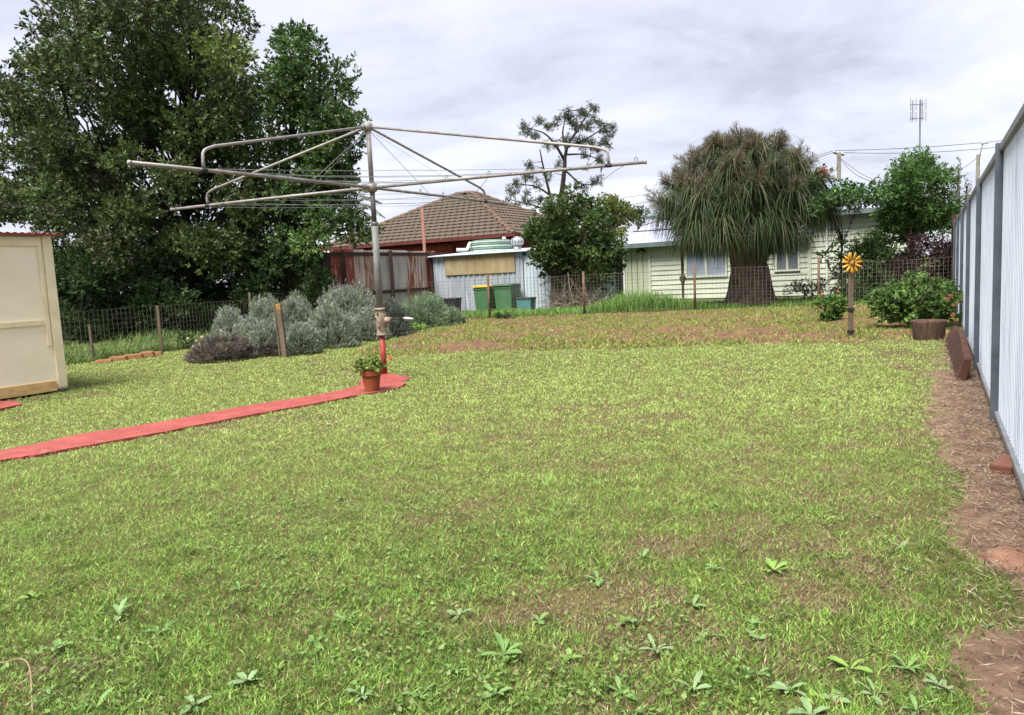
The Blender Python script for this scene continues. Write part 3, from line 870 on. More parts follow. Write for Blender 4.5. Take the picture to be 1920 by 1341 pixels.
for i in range(K_):
    for j in range(4):
        fs.append((4 * i + j, 4 * i + 4 + j, 4 * i + 4 + (j + 1) % 4, 4 * i + (j + 1) % 4))
mb.add(vs, fs)
tag(mb.build('timber_sleeper', M['sleeper'], bevel=0.008), 'thick red-brown slab of old timber leaning along the foot of the steel fence', 'timber slab')
# broken brick and clay lump in the dirt strip
c_ = gp(1890, 893)
tag(MB().box(c_ + UP * 0.045, Vector((0.8, 0.55, 0.1)), Vector((-0.55, 0.82, 0)), Vector((-0.1, 0.05, 1)), 0.085, 0.05, 0.035).build('brick', M['brick'], bevel=0.008), 'loose orange brick in the straw under the steel fence', 'brick')
c_ = gp(1905, 1055)
mb = MB()
vs, fs = [], []
for j, (rr, zz_) in enumerate(((1.0, -0.01), (0.85, 0.03), (0.5, 0.05), (0.0, 0.056))):
    for k_ in range(16):
        a = 2 * PI * k_ / 16
        q = rr * (1 + 0.18 * math.sin(3 * a + 1) + random.uniform(-.06, .06))
        vs.append(c_ + Vector((0.11 * q * math.cos(a), 0.11 * q * math.sin(a), zz_ * 0.8 + (random.uniform(-.006, .006) if j else 0))))
for j in range(3):
    for k_ in range(16):
        fs.append((16 * j + k_, 16 * j + (k_ + 1) % 16, 16 * j + 16 + (k_ + 1) % 16, 16 * j + 16 + k_))
mb.add(vs, fs)
tag(mb.build('clay_mound', mat('orange_clay', (0.26, 0.14, 0.09), (0.19, 0.095, 0.06), 14, 0.95, 0, 1.0, 60, c3=(0.16, 0.09, 0.055)), smooth=True), 'bare mound of orange clay at the near end of the dirt strip', 'mound')

# ------------------------------------------------------------------ corrugated shed behind the back fence
SA = Vector((-2.45, 25.2, 0))
SR = at(982, 560, 23.75); SR.z = 0
ex = (SR - SA); SLEN = ex.length; ex.normalize()
ey = Vector((-ex.y, ex.x, 0))                       # away from the camera
ts = empty('tin_shed', SA, 'low silver corrugated iron shed with khaki board behind the wheelie bins', 'shed')
hz = at(815, 483, 25.2).z
for i in range(4):
    a = SA + ex * SLEN * i / 4
    MB().corr(a - ey * 0.004 * (i % 2), ex, UP, -ey, SLEN / 4 + 0.02, hz, 0.19, 0.025, trap=True).build('wall_sheet', M['zinc'], ts)
SD = 2.6
MB().corr(SA + ey * 0.01, ey, UP, -ex, SD, hz, 0.19, 0.025, trap=True).build('side_wall', M['zinc'], ts)
MB().corr(SR + ey * 0.01, ey, UP, ex, SD, hz, 0.19, 0.025, trap=True).build('side_wall', M['zinc'], ts)
rb = MB().corr(SA - ex * 0.12 - ey * 0.18 + UP * (hz + 0.012), ex, (ey + UP * 0.06).normalized(), UP, SLEN + 0.26, SD + 0.3, 0.085, 0.03).build('roof', M['zinc_white'], ts)
rb.modifiers.new('thick', 'SOLIDIFY').thickness = 0.01
k0, k1 = at(831, 482, 24.9), at(964, 474, 23.8)
kz = at(831, 517, 24.9).z
ka = (k0 - SA).dot(ex); kb = (k1 - SA).dot(ex)
npan = 9
for i in range(npan):
    a = SA + ex * (ka + (kb - ka) * (i + 0.5) / npan) - ey * 0.045
    MB().box(a + UP * ((kz + hz - 0.02) / 2), ex, ey, UP, (kb - ka) / npan / 2 - 0.003, 0.012, (hz - 0.02 - kz) / 2).build('board', M['khaki'], ts)
# white side section with green strip
WA = SR + ex * 0.03
MB().corr(WA + ey * 0.05, ex, UP, -ey, 0.95, hz - 0.12, 0.12, 0.022, trap=True).build('white_door', M['zinc_white'], ts)
MB().box(WA + ex * 0.47 + ey * 0.05 + UP * (hz - 0.05), ex, ey, UP, 0.48, 0.03, 0.06).build('door_head', M['dark_wall'], ts)
# roof ventilator standing on the shed roof
vc = at(970, 470, 24.7)
wv = empty('roof_ventilator', vc, 'round silver whirlybird ventilator on the tin shed roof', 'ventilator')
MB().tube([V(vc.x, vc.y, hz + 0.0), vc + UP * 0.14], 0.135, 14).build('base_pipe', M['alu'], wv, smooth=True)
for k_ in range(14):
    a = 2 * PI * k_ / 14
    vs = []
    for j in range(7):
        t_ = -1 + 2 * j / 6
        r_ = 0.07 + 0.15 * math.sqrt(max(0, 1 - t_ * t_))
        for da in (0, 0.36):
            vs.append(vc + Vector((math.cos(a + da) * (r_ + da * 0.03), math.sin(a + da) * (r_ + da * 0.03), 0.285 + 0.15 * t_)))
    MB().add(vs, [(2 * j, 2 * j + 1, 2 * j + 3, 2 * j + 2) for j in range(6)]).build('vane', M['alu'], wv, smooth=True)
MB().lathe(vc, [(0.09, 0.42), (0.07, 0.445), (0, 0.455)], 14).build('cap', M['alu'], wv, smooth=True)
MB().lathe(vc, [(0.10, 0.14), (0.10, 0.42), (0.05, 0.43)], 12).build('core', M['shade'], wv, smooth=True)

# wheelie bins and tubs in front of it
def bin_(x, y, Y, wd, hgt, lid, label):
    c_ = at(x, y, Y); c_.z = 0
    r = empty('wheelie_bin', c_, label, 'bin', 'bins against the tin shed')
    MB().box(c_ + UP * hgt * 0.5, ex, ey, UP, wd * 0.40, wd * 0.42, hgt * 0.5, 1.18).build('body', M['bin_green'], r, bevel=0.02)
    MB().box(c_ + UP * (hgt * 0.93), ex, ey, UP, wd * 0.49, wd * 0.515, hgt * 0.03).build('rim', M['bin_green'], r, bevel=0.01)
    MB().box(c_ + UP * (hgt + 0.03) - ey * 0.015, ex, ey, (UP + ey * 0.05).normalized(), wd * 0.50, wd * 0.54, 0.028, 0.94).build('lid', M[lid], r, bevel=0.012)
    MB().tube([c_ + ey * wd * 0.62 - ex * wd * 0.4 + UP * hgt * 0.93, c_ + ey * wd * 0.62 + ex * wd * 0.4 + UP * hgt * 0.93], 0.018, 8).build('handle', M['plastic_black'], r)
    for s_ in (-1, 1):
        c2_ = c_ + ey * wd * 0.42 + ex * wd * 0.45 * s_ + UP * 0.09
        MB().tube([c2_ - ex * 0.03, c2_ + ex * 0.03], 0.09, 14).build('wheel', M['plastic_black'], r)
bin_(912, 570, 23.75, 0.60, 0.76, 'bin_yellow', 'green wheelie bin with a yellow lid')
bin_(952, 570, 23.42, 0.66, 0.78, 'bin_dark_lid', 'green wheelie bin with a green lid beside the yellow-lidded one')
def tub(x, Y, wd, hgt, body, label, lid):
    c_ = at(x, 575, Y); c_.z = 0
    r = empty('storage_tub', c_, label, 'tub')
    MB().box(c_ + UP * hgt / 2, ex, ey, UP, wd * 0.44, wd * 0.36, hgt / 2, 1.12).build('body', M[body], r, bevel=0.02)
    MB().box(c_ + UP * (hgt + 0.02), ex, ey, UP, wd * 0.52, wd * 0.44, 0.025, 0.94).build('lid', M[lid], r, bevel=0.012)
    MB().bar(c_ + UP * (hgt + 0.045) - ex * 0.06, c_ + UP * (hgt + 0.045) + ex * 0.06, 0.03, 0.02).build('handle', M[lid], r)
tub(846, 24.3, 0.56, 0.42, 'plastic_black', 'black plastic tub against the left end of the tin shed', 'plastic_black')
tub(987, 23.05, 0.50, 0.36, 'teal', 'teal plastic tub with dark lid right of the bins', 'plastic_black')

# ------------------------------------------------------------------ rusty corrugated fence and dark palings
RA, RB = Vector((-4.85, 21.0, 0)), Vector((-2.1, 26.4, 0))
rx = (RB - RA); RL = rx.length; rx.normalize()
rn = Vector((rx.y, -rx.x, 0))                       # towards the yard (right)
rfn = empty('corrugated_iron_fence', RA, 'rusty red and grey corrugated iron fence with dark timber rails left of the tin shed', 'fence')
RH = 2.03
spx = [636, 664, 682, 699, 714, 731, 763, 780, 797, 816]
smt = ['rust_red', 'rust_pale', 'rust_streak', 'rust_pale', 'rust_grey', 'rust_grey', 'rust_streak', 'rust_pale', 'rust_red']
def along(px):
    d = ray(px, 500)
    k_ = d[0] / d[1]
    return (k_ * RA.y - RA.x) / (rx.x - k_ * rx.y)
for i in range(len(smt)):
    s0, s1 = (along(spx[i]) if i else -0.02), along(spx[i + 1])
    MB().corr(RA + rx * s0 + rn * (0.004 * (i % 2)), rx, UP, rn, s1 - s0 + 0.02, RH + random.uniform(-0.03, 0.03), 0.085, 0.022).build('iron_sheet', M[smt[i]], rfn)
for z in (0.78, RH - 0.12):
    MB().bar(RA + rn * 0.07 + UP * z, RB + rn * 0.07 + UP * z, 0.06, 0.10).build('rail', M['timber_dark'], rfn)
for px in (637, 726, 801):
    p_ = RA + rx * along(px) + rn * 0.15
    MB().bar(p_ - UP * 0.1, p_ + UP * (RH - 0.02), 0.10, 0.10).build('post', M['timber_dark'], rfn)
pf = empty('paling_fence', RA, 'dark brown timber paling fence in the shade of the big tree', 'fence')
for i in range(16):
    p_ = RA - rx * (0.06 + i * 0.115)
    MB().box(p_ + UP * 0.98, rx, rn, UP, 0.05, 0.011, 0.98 + random.uniform(-0.03, 0.03)).build('paling', M['timber_dark'], pf)
for z in (0.5, 1.6):
    MB().bar(RA - rx * 0.02 - rn * 0.045 + UP * z, RA - rx * 1.85 - rn * 0.045 + UP * z, 0.05, 0.08).build('rail', M['timber_dark'], pf)
c_ = at(796, 468, 27.3)
tp = at(792, 393, 27.3)
tag(MB().bar(V(c_.x, c_.y, -0.1), V(c_.x, c_.y, tp.z), 0.10, 0.10).build('wooden_post', M['pink_post'], bevel=0.008), 'tall faded pink timber post in front of the tiled roof', 'post')

# ------------------------------------------------------------------ tiled house
HR = Vector((0.30, 28.8, 0))
EZ = 2.62
HLEN, HD = 9.7, 4.4
SLP = math.tan(math.radians(27))
hu = empty('brick_house', HR, 'red brick house with brown tiled hip roof behind the rusty fence', 'house')
def hp(s, d, z=0.0): return HR - E1 * s + E2 * d + UP * z   # s to the left along the front, d to the back
HDEP = 2 * HD
O_ = 0.45
MB().box(hp(HLEN / 2, HDEP / 2, EZ / 2 - 0.05), E1, E2, UP, HLEN / 2 - O_, HDEP / 2 - O_, EZ / 2 - 0.05).build('wall', M['brick_red'], hu)
ap = [hp(0, 0, EZ), hp(HLEN, 0, EZ), hp(HLEN, HDEP, EZ), hp(0, HDEP, EZ), hp(HD, HD, EZ + HD * SLP), hp(HLEN - HD, HD, EZ + HD * SLP)]
ro_ = MB().add(ap, [(0, 4, 5, 1), (0, 3, 4), (2, 5, 4, 3), (1, 5, 2), (0, 1, 2, 3)]).build('roof', M['tile_under'], hu)
MB().box(hp(HLEN / 2, -0.07, EZ - 0.03), E1, E2, UP, HLEN / 2 + 0.1, 0.06, 0.06).build('gutter', M['gutter_red'], hu)
MB().box(hp(-0.07, HDEP / 2, EZ - 0.03), E1, E2, UP, 0.06, HDEP / 2 + 0.02, 0.06).build('gutter', M['gutter_red'], hu)
# tiles
TW, TE = 0.30, 0.335
cs_, sn_ = math.cos(math.atan(SLP)), math.sin(math.atan(SLP))
tile_v, tile_f = [], []
prof = [(-0.5, 0.012), (-0.38, 0.040), (-0.22, 0.044), (-0.08, 0.016), (0.08, 0.012), (0.22, 0.030), (0.38, 0.034), (0.5, 0.008)]
tmb = MB()
vs = []
for x, z in prof:
    vs += [(x * TW, -0.03, z + 0.046), (x * TW, TE + 0.02, z - 0.004), (x * TW, -0.03, z - 0.012)]
fs = []
for i in range(len(prof) - 1):
    a, b_ = 3 * i, 3 * i + 3
    fs += [(a, b_, b_ + 1, a + 1), (a + 2, b_ + 2, b_, a)]
tmb.add(vs, fs)
tme = bpy.data.meshes.new('tile'); tme.from_pydata(tmb.v, [], tmb.f); tme.materials.append(M['tile'])
rest = MB()
ntile = 0
def face_tiles(org, axu, axd, length, count_limit):
    """org: eave corner; axu along the eave; axd horizontal into the roof"""
    global ntile
    up_s = (axd * cs_ + UP * sn_)
    nrm = axu.cross(up_s)
    if nrm.z < 0: nrm = -nrm
    sl = HD / cs_
    rows = int(sl / TE)
    for r_ in range(rows):
        y = r_ * TE
        ins = (y + TE * 0.4) * cs_
        x = ins + (TW / 2 if r_ % 2 else 0)
        while x < length - ins:
            c_ = org + axu * (x + random.uniform(-.004, .004)) + up_s * y + nrm * (0.006 + random.uniform(0, 0.006))
            tw = random.uniform(-0.02, 0.02)
            if ntile < count_limit:
                o = bpy.data.objects.new('tile', tme)
                mw = Matrix.Identity(4)
                for i in range(3):
                    mw[i][0], mw[i][1], mw[i][2], mw[i][3] = axu[i], up_s[i], nrm[i], c_[i]
                col.objects.link(o)
                o.parent = ro_
                o.matrix_basis = mw
                ntile += 1
            else:
                rest.add([c_ + axu * v_[0] + up_s * v_[1] + nrm * v_[2] for v_ in tmb.v], tmb.f)
            x += TW
face_tiles(hp(HLEN, 0, EZ), E1, E2, HLEN, 262)
face_tiles(hp(0, 0, EZ), E2, -E1, HDEP, 300)
tag(rest.build('roof_tiles', M['tile'], ro_), kind='stuff')
def caps(a, b_):
    d = (b_ - a); L_ = d.length; d.normalize()
    n = int(L_ / 0.38)
    s_ = d.cross(UP).normalized(); u_ = s_.cross(d)
    for i in range(n):
        p0 = a + d * (i * L_ / n - 0.02); p1 = a + d * ((i + 1) * L_ / n)
        vs = []
        for p_, lift in ((p0, 0.028), (p1, 0.0)):
            for t_ in (-1, -0.6, 0, 0.6, 1):
                vs.append(p_ + s_ * 0.15 * t_ + u_ * (0.10 - 0.09 * t_ * t_ + lift))
        MB().add(vs, [(j, j + 1, j + 6, j + 5) for j in range(4)] + [(4, 3, 2, 1, 0)]).build('ridge_cap', M['tile_cap'], ro_)
caps(ap[0], ap[4]); caps(ap[5], ap[4]); caps(ap[1], ap[5])
caps(ap[3], ap[4])
# lean-to under the eave, window strip
MB().box(hp(5.6, -0.10 + O_, 2.15), E1, E2, UP, 2.6, 0.02, 0.28).build('red_awning', M['brick_red'], hu)

# water tank and pipe beside it
tcn_ = at(921, 470, 26.6)
tk = empty('water_tank', V(tcn_.x, tcn_.y, 0), 'green and white ribbed round water tank behind the tin shed', 'water tank')
tz = at(921, 452, 26.6).z
n = int(tz / 0.07)
for i in range(n):
    z0 = tz - (i + 1) * 0.0765
    if z0 < 0.05: break
    MB().lathe(V(tcn_.x, tcn_.y, 0), [(0.70, z0), (0.735, z0 + 0.02), (0.735, z0 + 0.056), (0.70, z0 + 0.0765)], 30).build('ring', M['tank_green' if i % 2 else 'tank_white'], tk, smooth=True)
MB().lathe(V(tcn_.x, tcn_.y, 0), [(0.735, tz), (0.6, tz + 0.03), (0, tz + 0.06)], 30).build('tank_top', M['tank_green'], tk)
pz = [at(882, 456, 26.3), at(880, 458, 26.2), at(877, 466, 26.1), at(873, 468.5, 26.05), at(856, 468.5, 26.0)]
MB().tube(smoothpath(pz, 12), 0.055, 10).build('overflow_pipe', M['pvc'], tk, smooth=True)
p_ = at(945, 447, 27.0)
MB().tube([V(p_.x, p_.y, tz - 0.1), V(p_.x, p_.y, p_.z + 0.05)], 0.06, 10).build('inlet_pipe', M['pvc'], tk, smooth=True)

# ------------------------------------------------------------------ weatherboard house
WL = at(1174, 500, 26.6); WL.z = 0
wh = empty('weatherboard_house', WL, 'pale green weatherboard house with lilac metal roof behind the ponytail palm', 'house')
def wp(s, z, d=0.0): return WL + E1 * s + E2 * d + UP * z
def s_of(px):
    d = ray(px, 480)
    k_ = d[0] / d[1]
    return (k_ * WL.y - WL.x) / (E1.x - k_ * E1.y)
EZ1 = at(1172, 461, 26.6).z
s1, s2, s3, s4, s5, s6 = s_of(1216), s_of(1279), s_of(1330), s_of(1518), s_of(1560), s_of(1700)
MB().box(wp(s4 / 2, EZ1 / 2, 2.0), E1, E2, UP, s4 / 2 - 0.01, 1.96, EZ1 / 2 - 0.01).build('back_wall', M['panel_green'], wh)
EZ2 = 2.50
MB().box(wp((s4 + s6) / 2, EZ2 / 2, 2.0), E1, E2, UP, (s6 - s4) / 2, 1.94, EZ2 / 2 - 0.01).build('main_wall', M['panel_green'], wh)
# left sheeted bay
nb = 4
for i in range(nb):
    a = s1 * i / nb; b_ = s1 * (i + 1) / nb
    MB().box(wp((a + b_) / 2, EZ1 / 2, 0.0), E1, E2, UP, (b_ - a) / 2 - 0.012, 0.018, EZ1 / 2 - 0.03).build('wall_sheet', M['panel_green'], wh, bevel=0.004)
MB().bar(wp(-0.01, 0, -0.03), wp(-0.01, EZ1 - 0.02, -0.03), 0.09, 0.05, E2).build('corner_board', M['board'], wh)
MB().bar(wp(s1 + 0.04, 0, -0.03), wp(s1 + 0.04, EZ1 - 0.02, -0.03), 0.08, 0.05, E2).build('corner_board', M['board'], wh)
BH = 0.165
def boards(sa_, sb_, z0, z1):
    z = z0
    while z < z1 - 0.02:
        h_ = min(BH, z1 - z)
        c0, c1 = sa_, sb_
        vs = []
        for s_ in (c0, c1):
            vs += [wp(s_, z, -0.034), wp(s_, z, 0.01), wp(s_, z + h_ + 0.01, 0.01), wp(s_, z + h_ + 0.01, -0.008)]
        MB().add(vs, [(0, 3, 2, 1), (4, 5, 6, 7), (0, 4, 7, 3), (0, 1, 5, 4), (3, 7, 6, 2)]).build('weatherboard', M['board'], wh)
        z += BH
wz0, wz1 = 0.72, EZ1 - 0.12
boards(s1 + 0.085, s2 + 0.1, 0.02, EZ1 - 0.05)
boards(s2 + 0.1, s4 - 0.05, 0.02, wz0)
boards(s3 + 0.6, s_of(1452), wz0, EZ1 - 0.05)
boards(s_of(1500), s4 - 0.05, wz0, EZ1 - 0.05)
boards(s4 + 0.05, s6, 0.02, EZ2 - 0.06)
MB().bar(wp(s4, 0, -0.035), wp(s4, EZ2 - 0.04, -0.035), 0.10, 0.06, E2).build('corner_board', M['board'], wh)
def window(sa_, sb_, z0, z1, pane):
    r = MB().box(wp((sa_ + sb_) / 2, (z0 + z1) / 2, -0.015), E1, E2, UP, (sb_ - sa_) / 2 - 0.03, 0.008, (z1 - z0) / 2 - 0.03).build('window', M[pane], wh)
    for a, b_ in ((wp(sa_, z0, -0.03), wp(sa_, z1, -0.03)), (wp(sb_, z0, -0.03), wp(sb_, z1, -0.03)), (wp((sa_ + sb_) / 2, z0 + 0.03, -0.03), wp((sa_ + sb_) / 2, z1 - 0.03, -0.03))):
        MB().bar(a, b_, 0.06, 0.05, E2).build('frame', M['board'], r)
    for z in (z0, z1):
        MB().bar(wp(sa_ - 0.04, z, -0.04), wp(sb_ + 0.04, z, -0.04), 0.06, 0.06).build('sill', M['board'], r)
window(s2 + 0.14, s3 + 0.55, wz0 + 0.02, wz1, 'curtain')
window(s_of(1455), s_of(1498), wz0 + 0.1, wz1, 'glass')
window(s_of(1570), s_of(1592), 0.85, 1.95, 'glass')
# downpipes
for px, zt in ((1551, EZ2), (1171, EZ1)):
    s_ = s_of(px)
    MB().tube([wp(s_, 0.0, -0.10), wp(s_, zt - 0.12, -0.10)], 0.035, 8).build('downpipe', M['white_trim'], wh)
# low roof over the left part, then the upper roof
def roofplane(name, s0, s1_, z0, d0, z1, d1, s0b, s1b, mat_, pit=0.10):
    n = int((s1_ - s0) / pit)
    vs = []
    for i in range(n * 2 + 1):
        f_ = i / (n * 2)
        a = wp(s0 + (s1_ - s0) * f_, z0 + (0.02 if i % 2 else 0), d0)
        b_ = wp(s0b + (s1b - s0b) * f_, z1 + (0.02 if i % 2 else 0), d1)
        vs += [a, b_]
    o = MB().add(vs, [(2 * i, 2 * i + 2, 2 * i + 3, 2 * i + 1) for i in range(2 * n)]).build(name, mat_, wh)
    return o
r1 = at(1181, 420, 29.5)
roofplane('low_roof', -0.25, s4 + 0.1, EZ1 + 0.04, -0.35, EZ1 + 0.92, 2.4, 0.15, s4 + 0.1, M['zinc_roof'])
MB().bar(wp(-0.28, EZ1 - 0.03, -0.37), wp(s4 + 0.1, EZ1 - 0.03, -0.37), 0.06, 0.15).build('gutter', M['fascia'], wh)
MB().box(wp(s4 / 2, EZ1 - 0.04, -0.18), E1, E2, UP, s4 / 2, 0.16, 0.01).build('soffit', M['shade'], wh)
roofplane('low_roof', s4 - 0.1, s6 + 0.2, EZ2 + 0.04, -0.35, EZ2 + 0.40, 2.4, s4 - 0.1, s6 + 0.2, M['zinc_roof'])
MB().bar(wp(s4 - 0.1, EZ2 - 0.03, -0.37), wp(s6 + 0.2, EZ2 - 0.03, -0.37), 0.06, 0.14).build('gutter', M['fascia'], wh)
UZ = EZ1 + 1.0
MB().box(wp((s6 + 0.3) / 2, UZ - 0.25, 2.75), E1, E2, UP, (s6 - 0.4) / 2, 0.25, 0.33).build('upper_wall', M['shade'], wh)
MB().box(wp((s6 + 0.1) / 2, UZ + 0.06, 2.42), E1, E2, UP, (s6 + 0.2) / 2, 0.04, 0.06).build('upper_gutter', M['fascia'], wh)
up_s0 = -0.1
vs = [wp(0.0, UZ + 0.12, 2.38), wp(s6 + 0.3, UZ + 0.12, 2.38), wp(s6 - 2.8, UZ + 1.15, 5.6), wp(3.2, UZ + 1.15, 5.6), wp(0.0, UZ + 0.12, 8.8), wp(s6 + 0.3, UZ + 0.12, 8.8)]
MB().add(vs, [(0, 1, 2, 3), (4, 0, 3), (1, 5, 2), (3, 2, 5, 4)]).build('upper_roof', M['zinc_blue'], wh)
MB().box(wp((s6 + 0.3) / 2, (UZ) / 2, 6.0), E1, E2, UP, (s6 - 1) / 2, 2.4, UZ / 2).build('rear_wall', M['panel_green'], wh)
# flood lamp under the eave
c_ = wp(0.62, EZ1 - 0.16, -0.09)
fl = MB().box(c_, E1, E2, UP, 0.05, 0.05, 0.05, 0.7).build('wall_lamp', M['black'], wh)
for s_ in (-1, 1):
    MB().tube([c_ + E1 * 0.05 * s_, c_ + E1 * 0.11 * s_ - E2 * 0.06 - UP * 0.06, c_ + E1 * 0.12 * s_ - E2 * 0.10 - UP * 0.09], [0.02, 0.035, 0.05], 10).build('spot', M['black'], fl)

# dark green wall piece left of the house
gc = at(1160, 520, 27.5); gc.z = 0
dw = empty('green_shed', gc, 'dark green sheet shed wall beside the weatherboard house', 'shed')
for i in range(5):
    MB().corr(gc - E1 * (0.1 + 0.36 * (i + 1)), E1, UP, -E2, 0.355, 1.9, 0.09, 0.02, trap=True).build('wall_sheet', M['dark_wall'], dw)
MB().box(gc - E1 * 1.0 + E2 * 0.8 + UP * 1.93, E1, E2, UP, 1.0, 0.9, 0.03).build('roof', M['fascia'], dw)
MB().box(gc - E1 * 1.0 + E2 * 0.8 + UP * 0.95, E1, E2, UP, 0.88, 0.74, 0.95).build('wall', M['dark_wall'], dw)

# neighbour's hoist behind the fence
NB = at(1281, 560, 20.6); NB.z = 0
nh = empty('clothes_hoist', NB, 'small neighbouring rotary clothes hoist half hidden by the ponytail palm', 'clothes hoist')
MB().tube([NB - UP * 0.05, NB + UP * 0.62], 0.035, 10).build('lower_post', M['post_rust'], nh, smooth=True)
MB().lathe(NB, [(0.04, 0.60), (0.05, 0.66), (0.085, 0.76), (0.085, 0.82), (0.05, 0.86), (0.042, 0.9)], 12).build('gearbox', M['cast'], nh, smooth=True)
MB().tube([NB + UP * 0.88, NB + UP * 2.55], 0.038, 10).build('upper_post', M['post_rust'], nh, smooth=True)
for a in (2.75, 4.32, 1.18, -0.39):
    d = Vector((math.cos(a), math.sin(a), 0))
    L_ = 1.32
    MB().tube([NB + UP * 2.12, NB + UP * 2.12 + d * L_], 0.017, 8).build('arm', M['post_rust'], nh, smooth=True)
    k_ = NB + UP * 2.12 + d * L_ * 0.9
    MB().tube([k_, k_ + UP * 0.10, k_ + UP * 0.13 - d * 0.06, NB + UP * 2.5], 0.013, 8).build('brace', M['post_rust'], nh, smooth=True)

# ------------------------------------------------------------------ aerial, power pole, street lamp, cables
AY = 27.0
a0, a1 = at(1724, 330, AY), at(1724, 188, AY)
an = empty('tv_antenna', V(a0.x, AY, 0), 'tall television antenna on a thin mast above the feathery green tree', 'antenna')
MB().tube([V(a0.x, AY, 0), V(a0.x, AY, a1.z)], 0.028, 8).build('mast', M['gal'], an)
ppm = F / AY
for sx_ in (-0.30, 0.04):
    x_ = a0.x + sx_
    MB().tube([V(x_, AY - 0.06, a1.z - 0.72), V(x_, AY - 0.06, a1.z)], 0.012, 6).build('bay_frame', M['gal'], an)
    for k_ in range(9):
        z = a1.z - 0.06 - k_ * 0.075
        MB().tube([V(x_ - 0.10, AY - 0.10, z), V(x_ + 0.10, AY - 0.10, z)], 0.006, 5).build('element', M['gal'], an)
    for sx2 in (-0.1, 0.1):
        MB().tube([V(x_ + sx2, AY - 0.12, a1.z - 0.76), V(x_ + sx2, AY - 0.12, a1.z - 0.42)], 0.009, 5).build('element', M['gal'], an)
        MB().tube([V(x_ + sx2, AY - 0.12, a1.z - 0.34), V(x_ + sx2, AY - 0.12, a1.z + 0.05)], 0.009, 5).build('element', M['gal'], an)
for z in (a1.z - 0.62, a1.z - 0.15):
    MB().tube([V(a0.x - 0.36, AY - 0.04, z), V(a0.x + 0.1, AY - 0.04, z)], 0.012, 6).build('cross_bar', M['gal'], an)
PY = 62.0
p0, p1 = at(1574, 345, PY), at(1573, 286, PY)
pp = empty('power_pole', V(p1.x, PY, 0), 'timber power pole with a short crossarm behind the weatherboard house', 'power pole')
MB().tube([V(p1.x, PY, -0.2), V(p1.x, PY, p1.z)], [0.19, 0.15], 10).build('pole', M['pole_wood'], pp, smooth=True)
ca, cb = at(1563, 287, PY - 0.4), at(1582, 291, PY + 1.2)
MB().bar(ca, cb, 0.10, 0.13).build('crossarm', M['pole_wood'], pp)
for t_ in (0.06, 0.35, 0.65, 0.94):
    q_ = ca.lerp(cb, t_)
    MB().lathe(q_, [(0.03, 0.06), (0.07, 0.10), (0.05, 0.18), (0.0, 0.22)], 8).build('insulator', M['pvc'], pp)
def cable(name, a, b_, sag, r, label, cat='cable', grp='overhead power cables'):
    pts = []
    for k_ in range(17):
        t_ = k_ / 16
        pts.append(a.lerp(b_, t_) - UP * sag * 4 * t_ * (1 - t_))
    tag(MB().tube(pts, r, 5).build(name, M['black']), label, cat, grp)
lq0, lq1 = at(1835, 335, 55.0), at(1834, 290, 55.0)
sl = empty('street_lamp', V(lq1.x, 55, 0), 'distant street lamp on a pole just above the steel fence', 'street lamp')
MB().tube([V(lq1.x, 55, -0.2), V(lq1.x, 55, lq1.z)], [0.16, 0.12], 10).build('pole', M['pole_wood'], sl, smooth=True)
l2 = at(1843, 268, 55.0)
MB().tube([V(lq1.x, 54.9, lq1.z - 0.7), at(1838, 288, 54.8), l2], 0.045, 6).build('lamp_arm', M['gal'], sl)
MB().box(l2 + V(0.12, 0, 0.02), (1, 0, 0), (0, 1, 0), (0, 0, 1), 0.26, 0.16, 0.09, 0.7).build('lamp_head', M['alu'], sl, bevel=0.02)
ptop = p1 + UP * 0.12
far_r = [at(1980, 252, 58.0), at(1980, 262, 59.0)]
cable('power_cable', ca.lerp(cb, 0.06) + UP * 0.2, far_r[0], 0.25, 0.022, 'upper overhead cable running right from the power pole')
cable('power_cable', ca.lerp(cb, 0.94) + UP * 0.2, far_r[1], 0.4, 0.022, 'lower overhead cable running right from the power pole')
cable('power_cable', p1 - UP * 0.3, at(1665, 345, 30.0), 0.5, 0.016, 'service cable dropping from the power pole to the house')
cable('power_cable', p1 - UP * 0.35, lq1 - UP * 0.2, 2.2, 0.018, 'slack cable between the power pole and the street lamp')
cable('power_cable', ca.lerp(cb, 0.35) + UP * 0.2, at(1100, 396, 75.0), 0.6, 0.022, 'overhead cable running left behind the ponytail palm')
cable('power_cable', ca.lerp(cb, 0.06) + UP * 0.2, at(1100, 378, 78.0), 0.6, 0.018, 'higher overhead cable running left behind the ponytail palm')

# ------------------------------------------------------------------ trees
DKG = [(0.055, 0.085, 0.026), (0.085, 0.13, 0.036), (0.038, 0.058, 0.021), (0.155, 0.21, 0.055), (0.085, 0.086, 0.044)]
polyA = [(-20, 190), (52, 150), (82, 90), (112, 20), (190, -80), (330, -80), (385, -30), (402, 30), (450, 110), (490, 240), (540, 430), (540, 500), (420, 530), (250, 530), (120, 510), (110, 440), (60, 420), (-20, 440), (-90, 420), (-90, 330), (20, 300), (60, 245), (35, 215), (-30, 215)]
clA = clumps_poly(polyA, 215, 20.0, 3.0, 0.36, 0.72)
for x, y in ((18, 140), (48, 100), (66, 45), (90, 10), (440, 25), (462, 48), (425, 8), (14, 178), (-15, 310), (15, 285), (20, 350), (60, 395), (85, 440), (115, 465)):
    clA.append((tuple(at(x, y, 20 + random.uniform(-1, 1))), 0.34))
tree('broadleaf_tree', 'huge dark spreading tree filling the left of the sky', 'tree', (-8.4, 20.4, 0), (-8.5, 20.3, 2.3), 0.26, clA, 380, 8, 0.115, 0.052,
     DKG, [0.3, 0.27, 0.18, 0.12, 0.13], 'dark_bark', 12, spread=0.85, length=0.16, kcol=0.3, scol=0.25, group='trees behind the left fence')
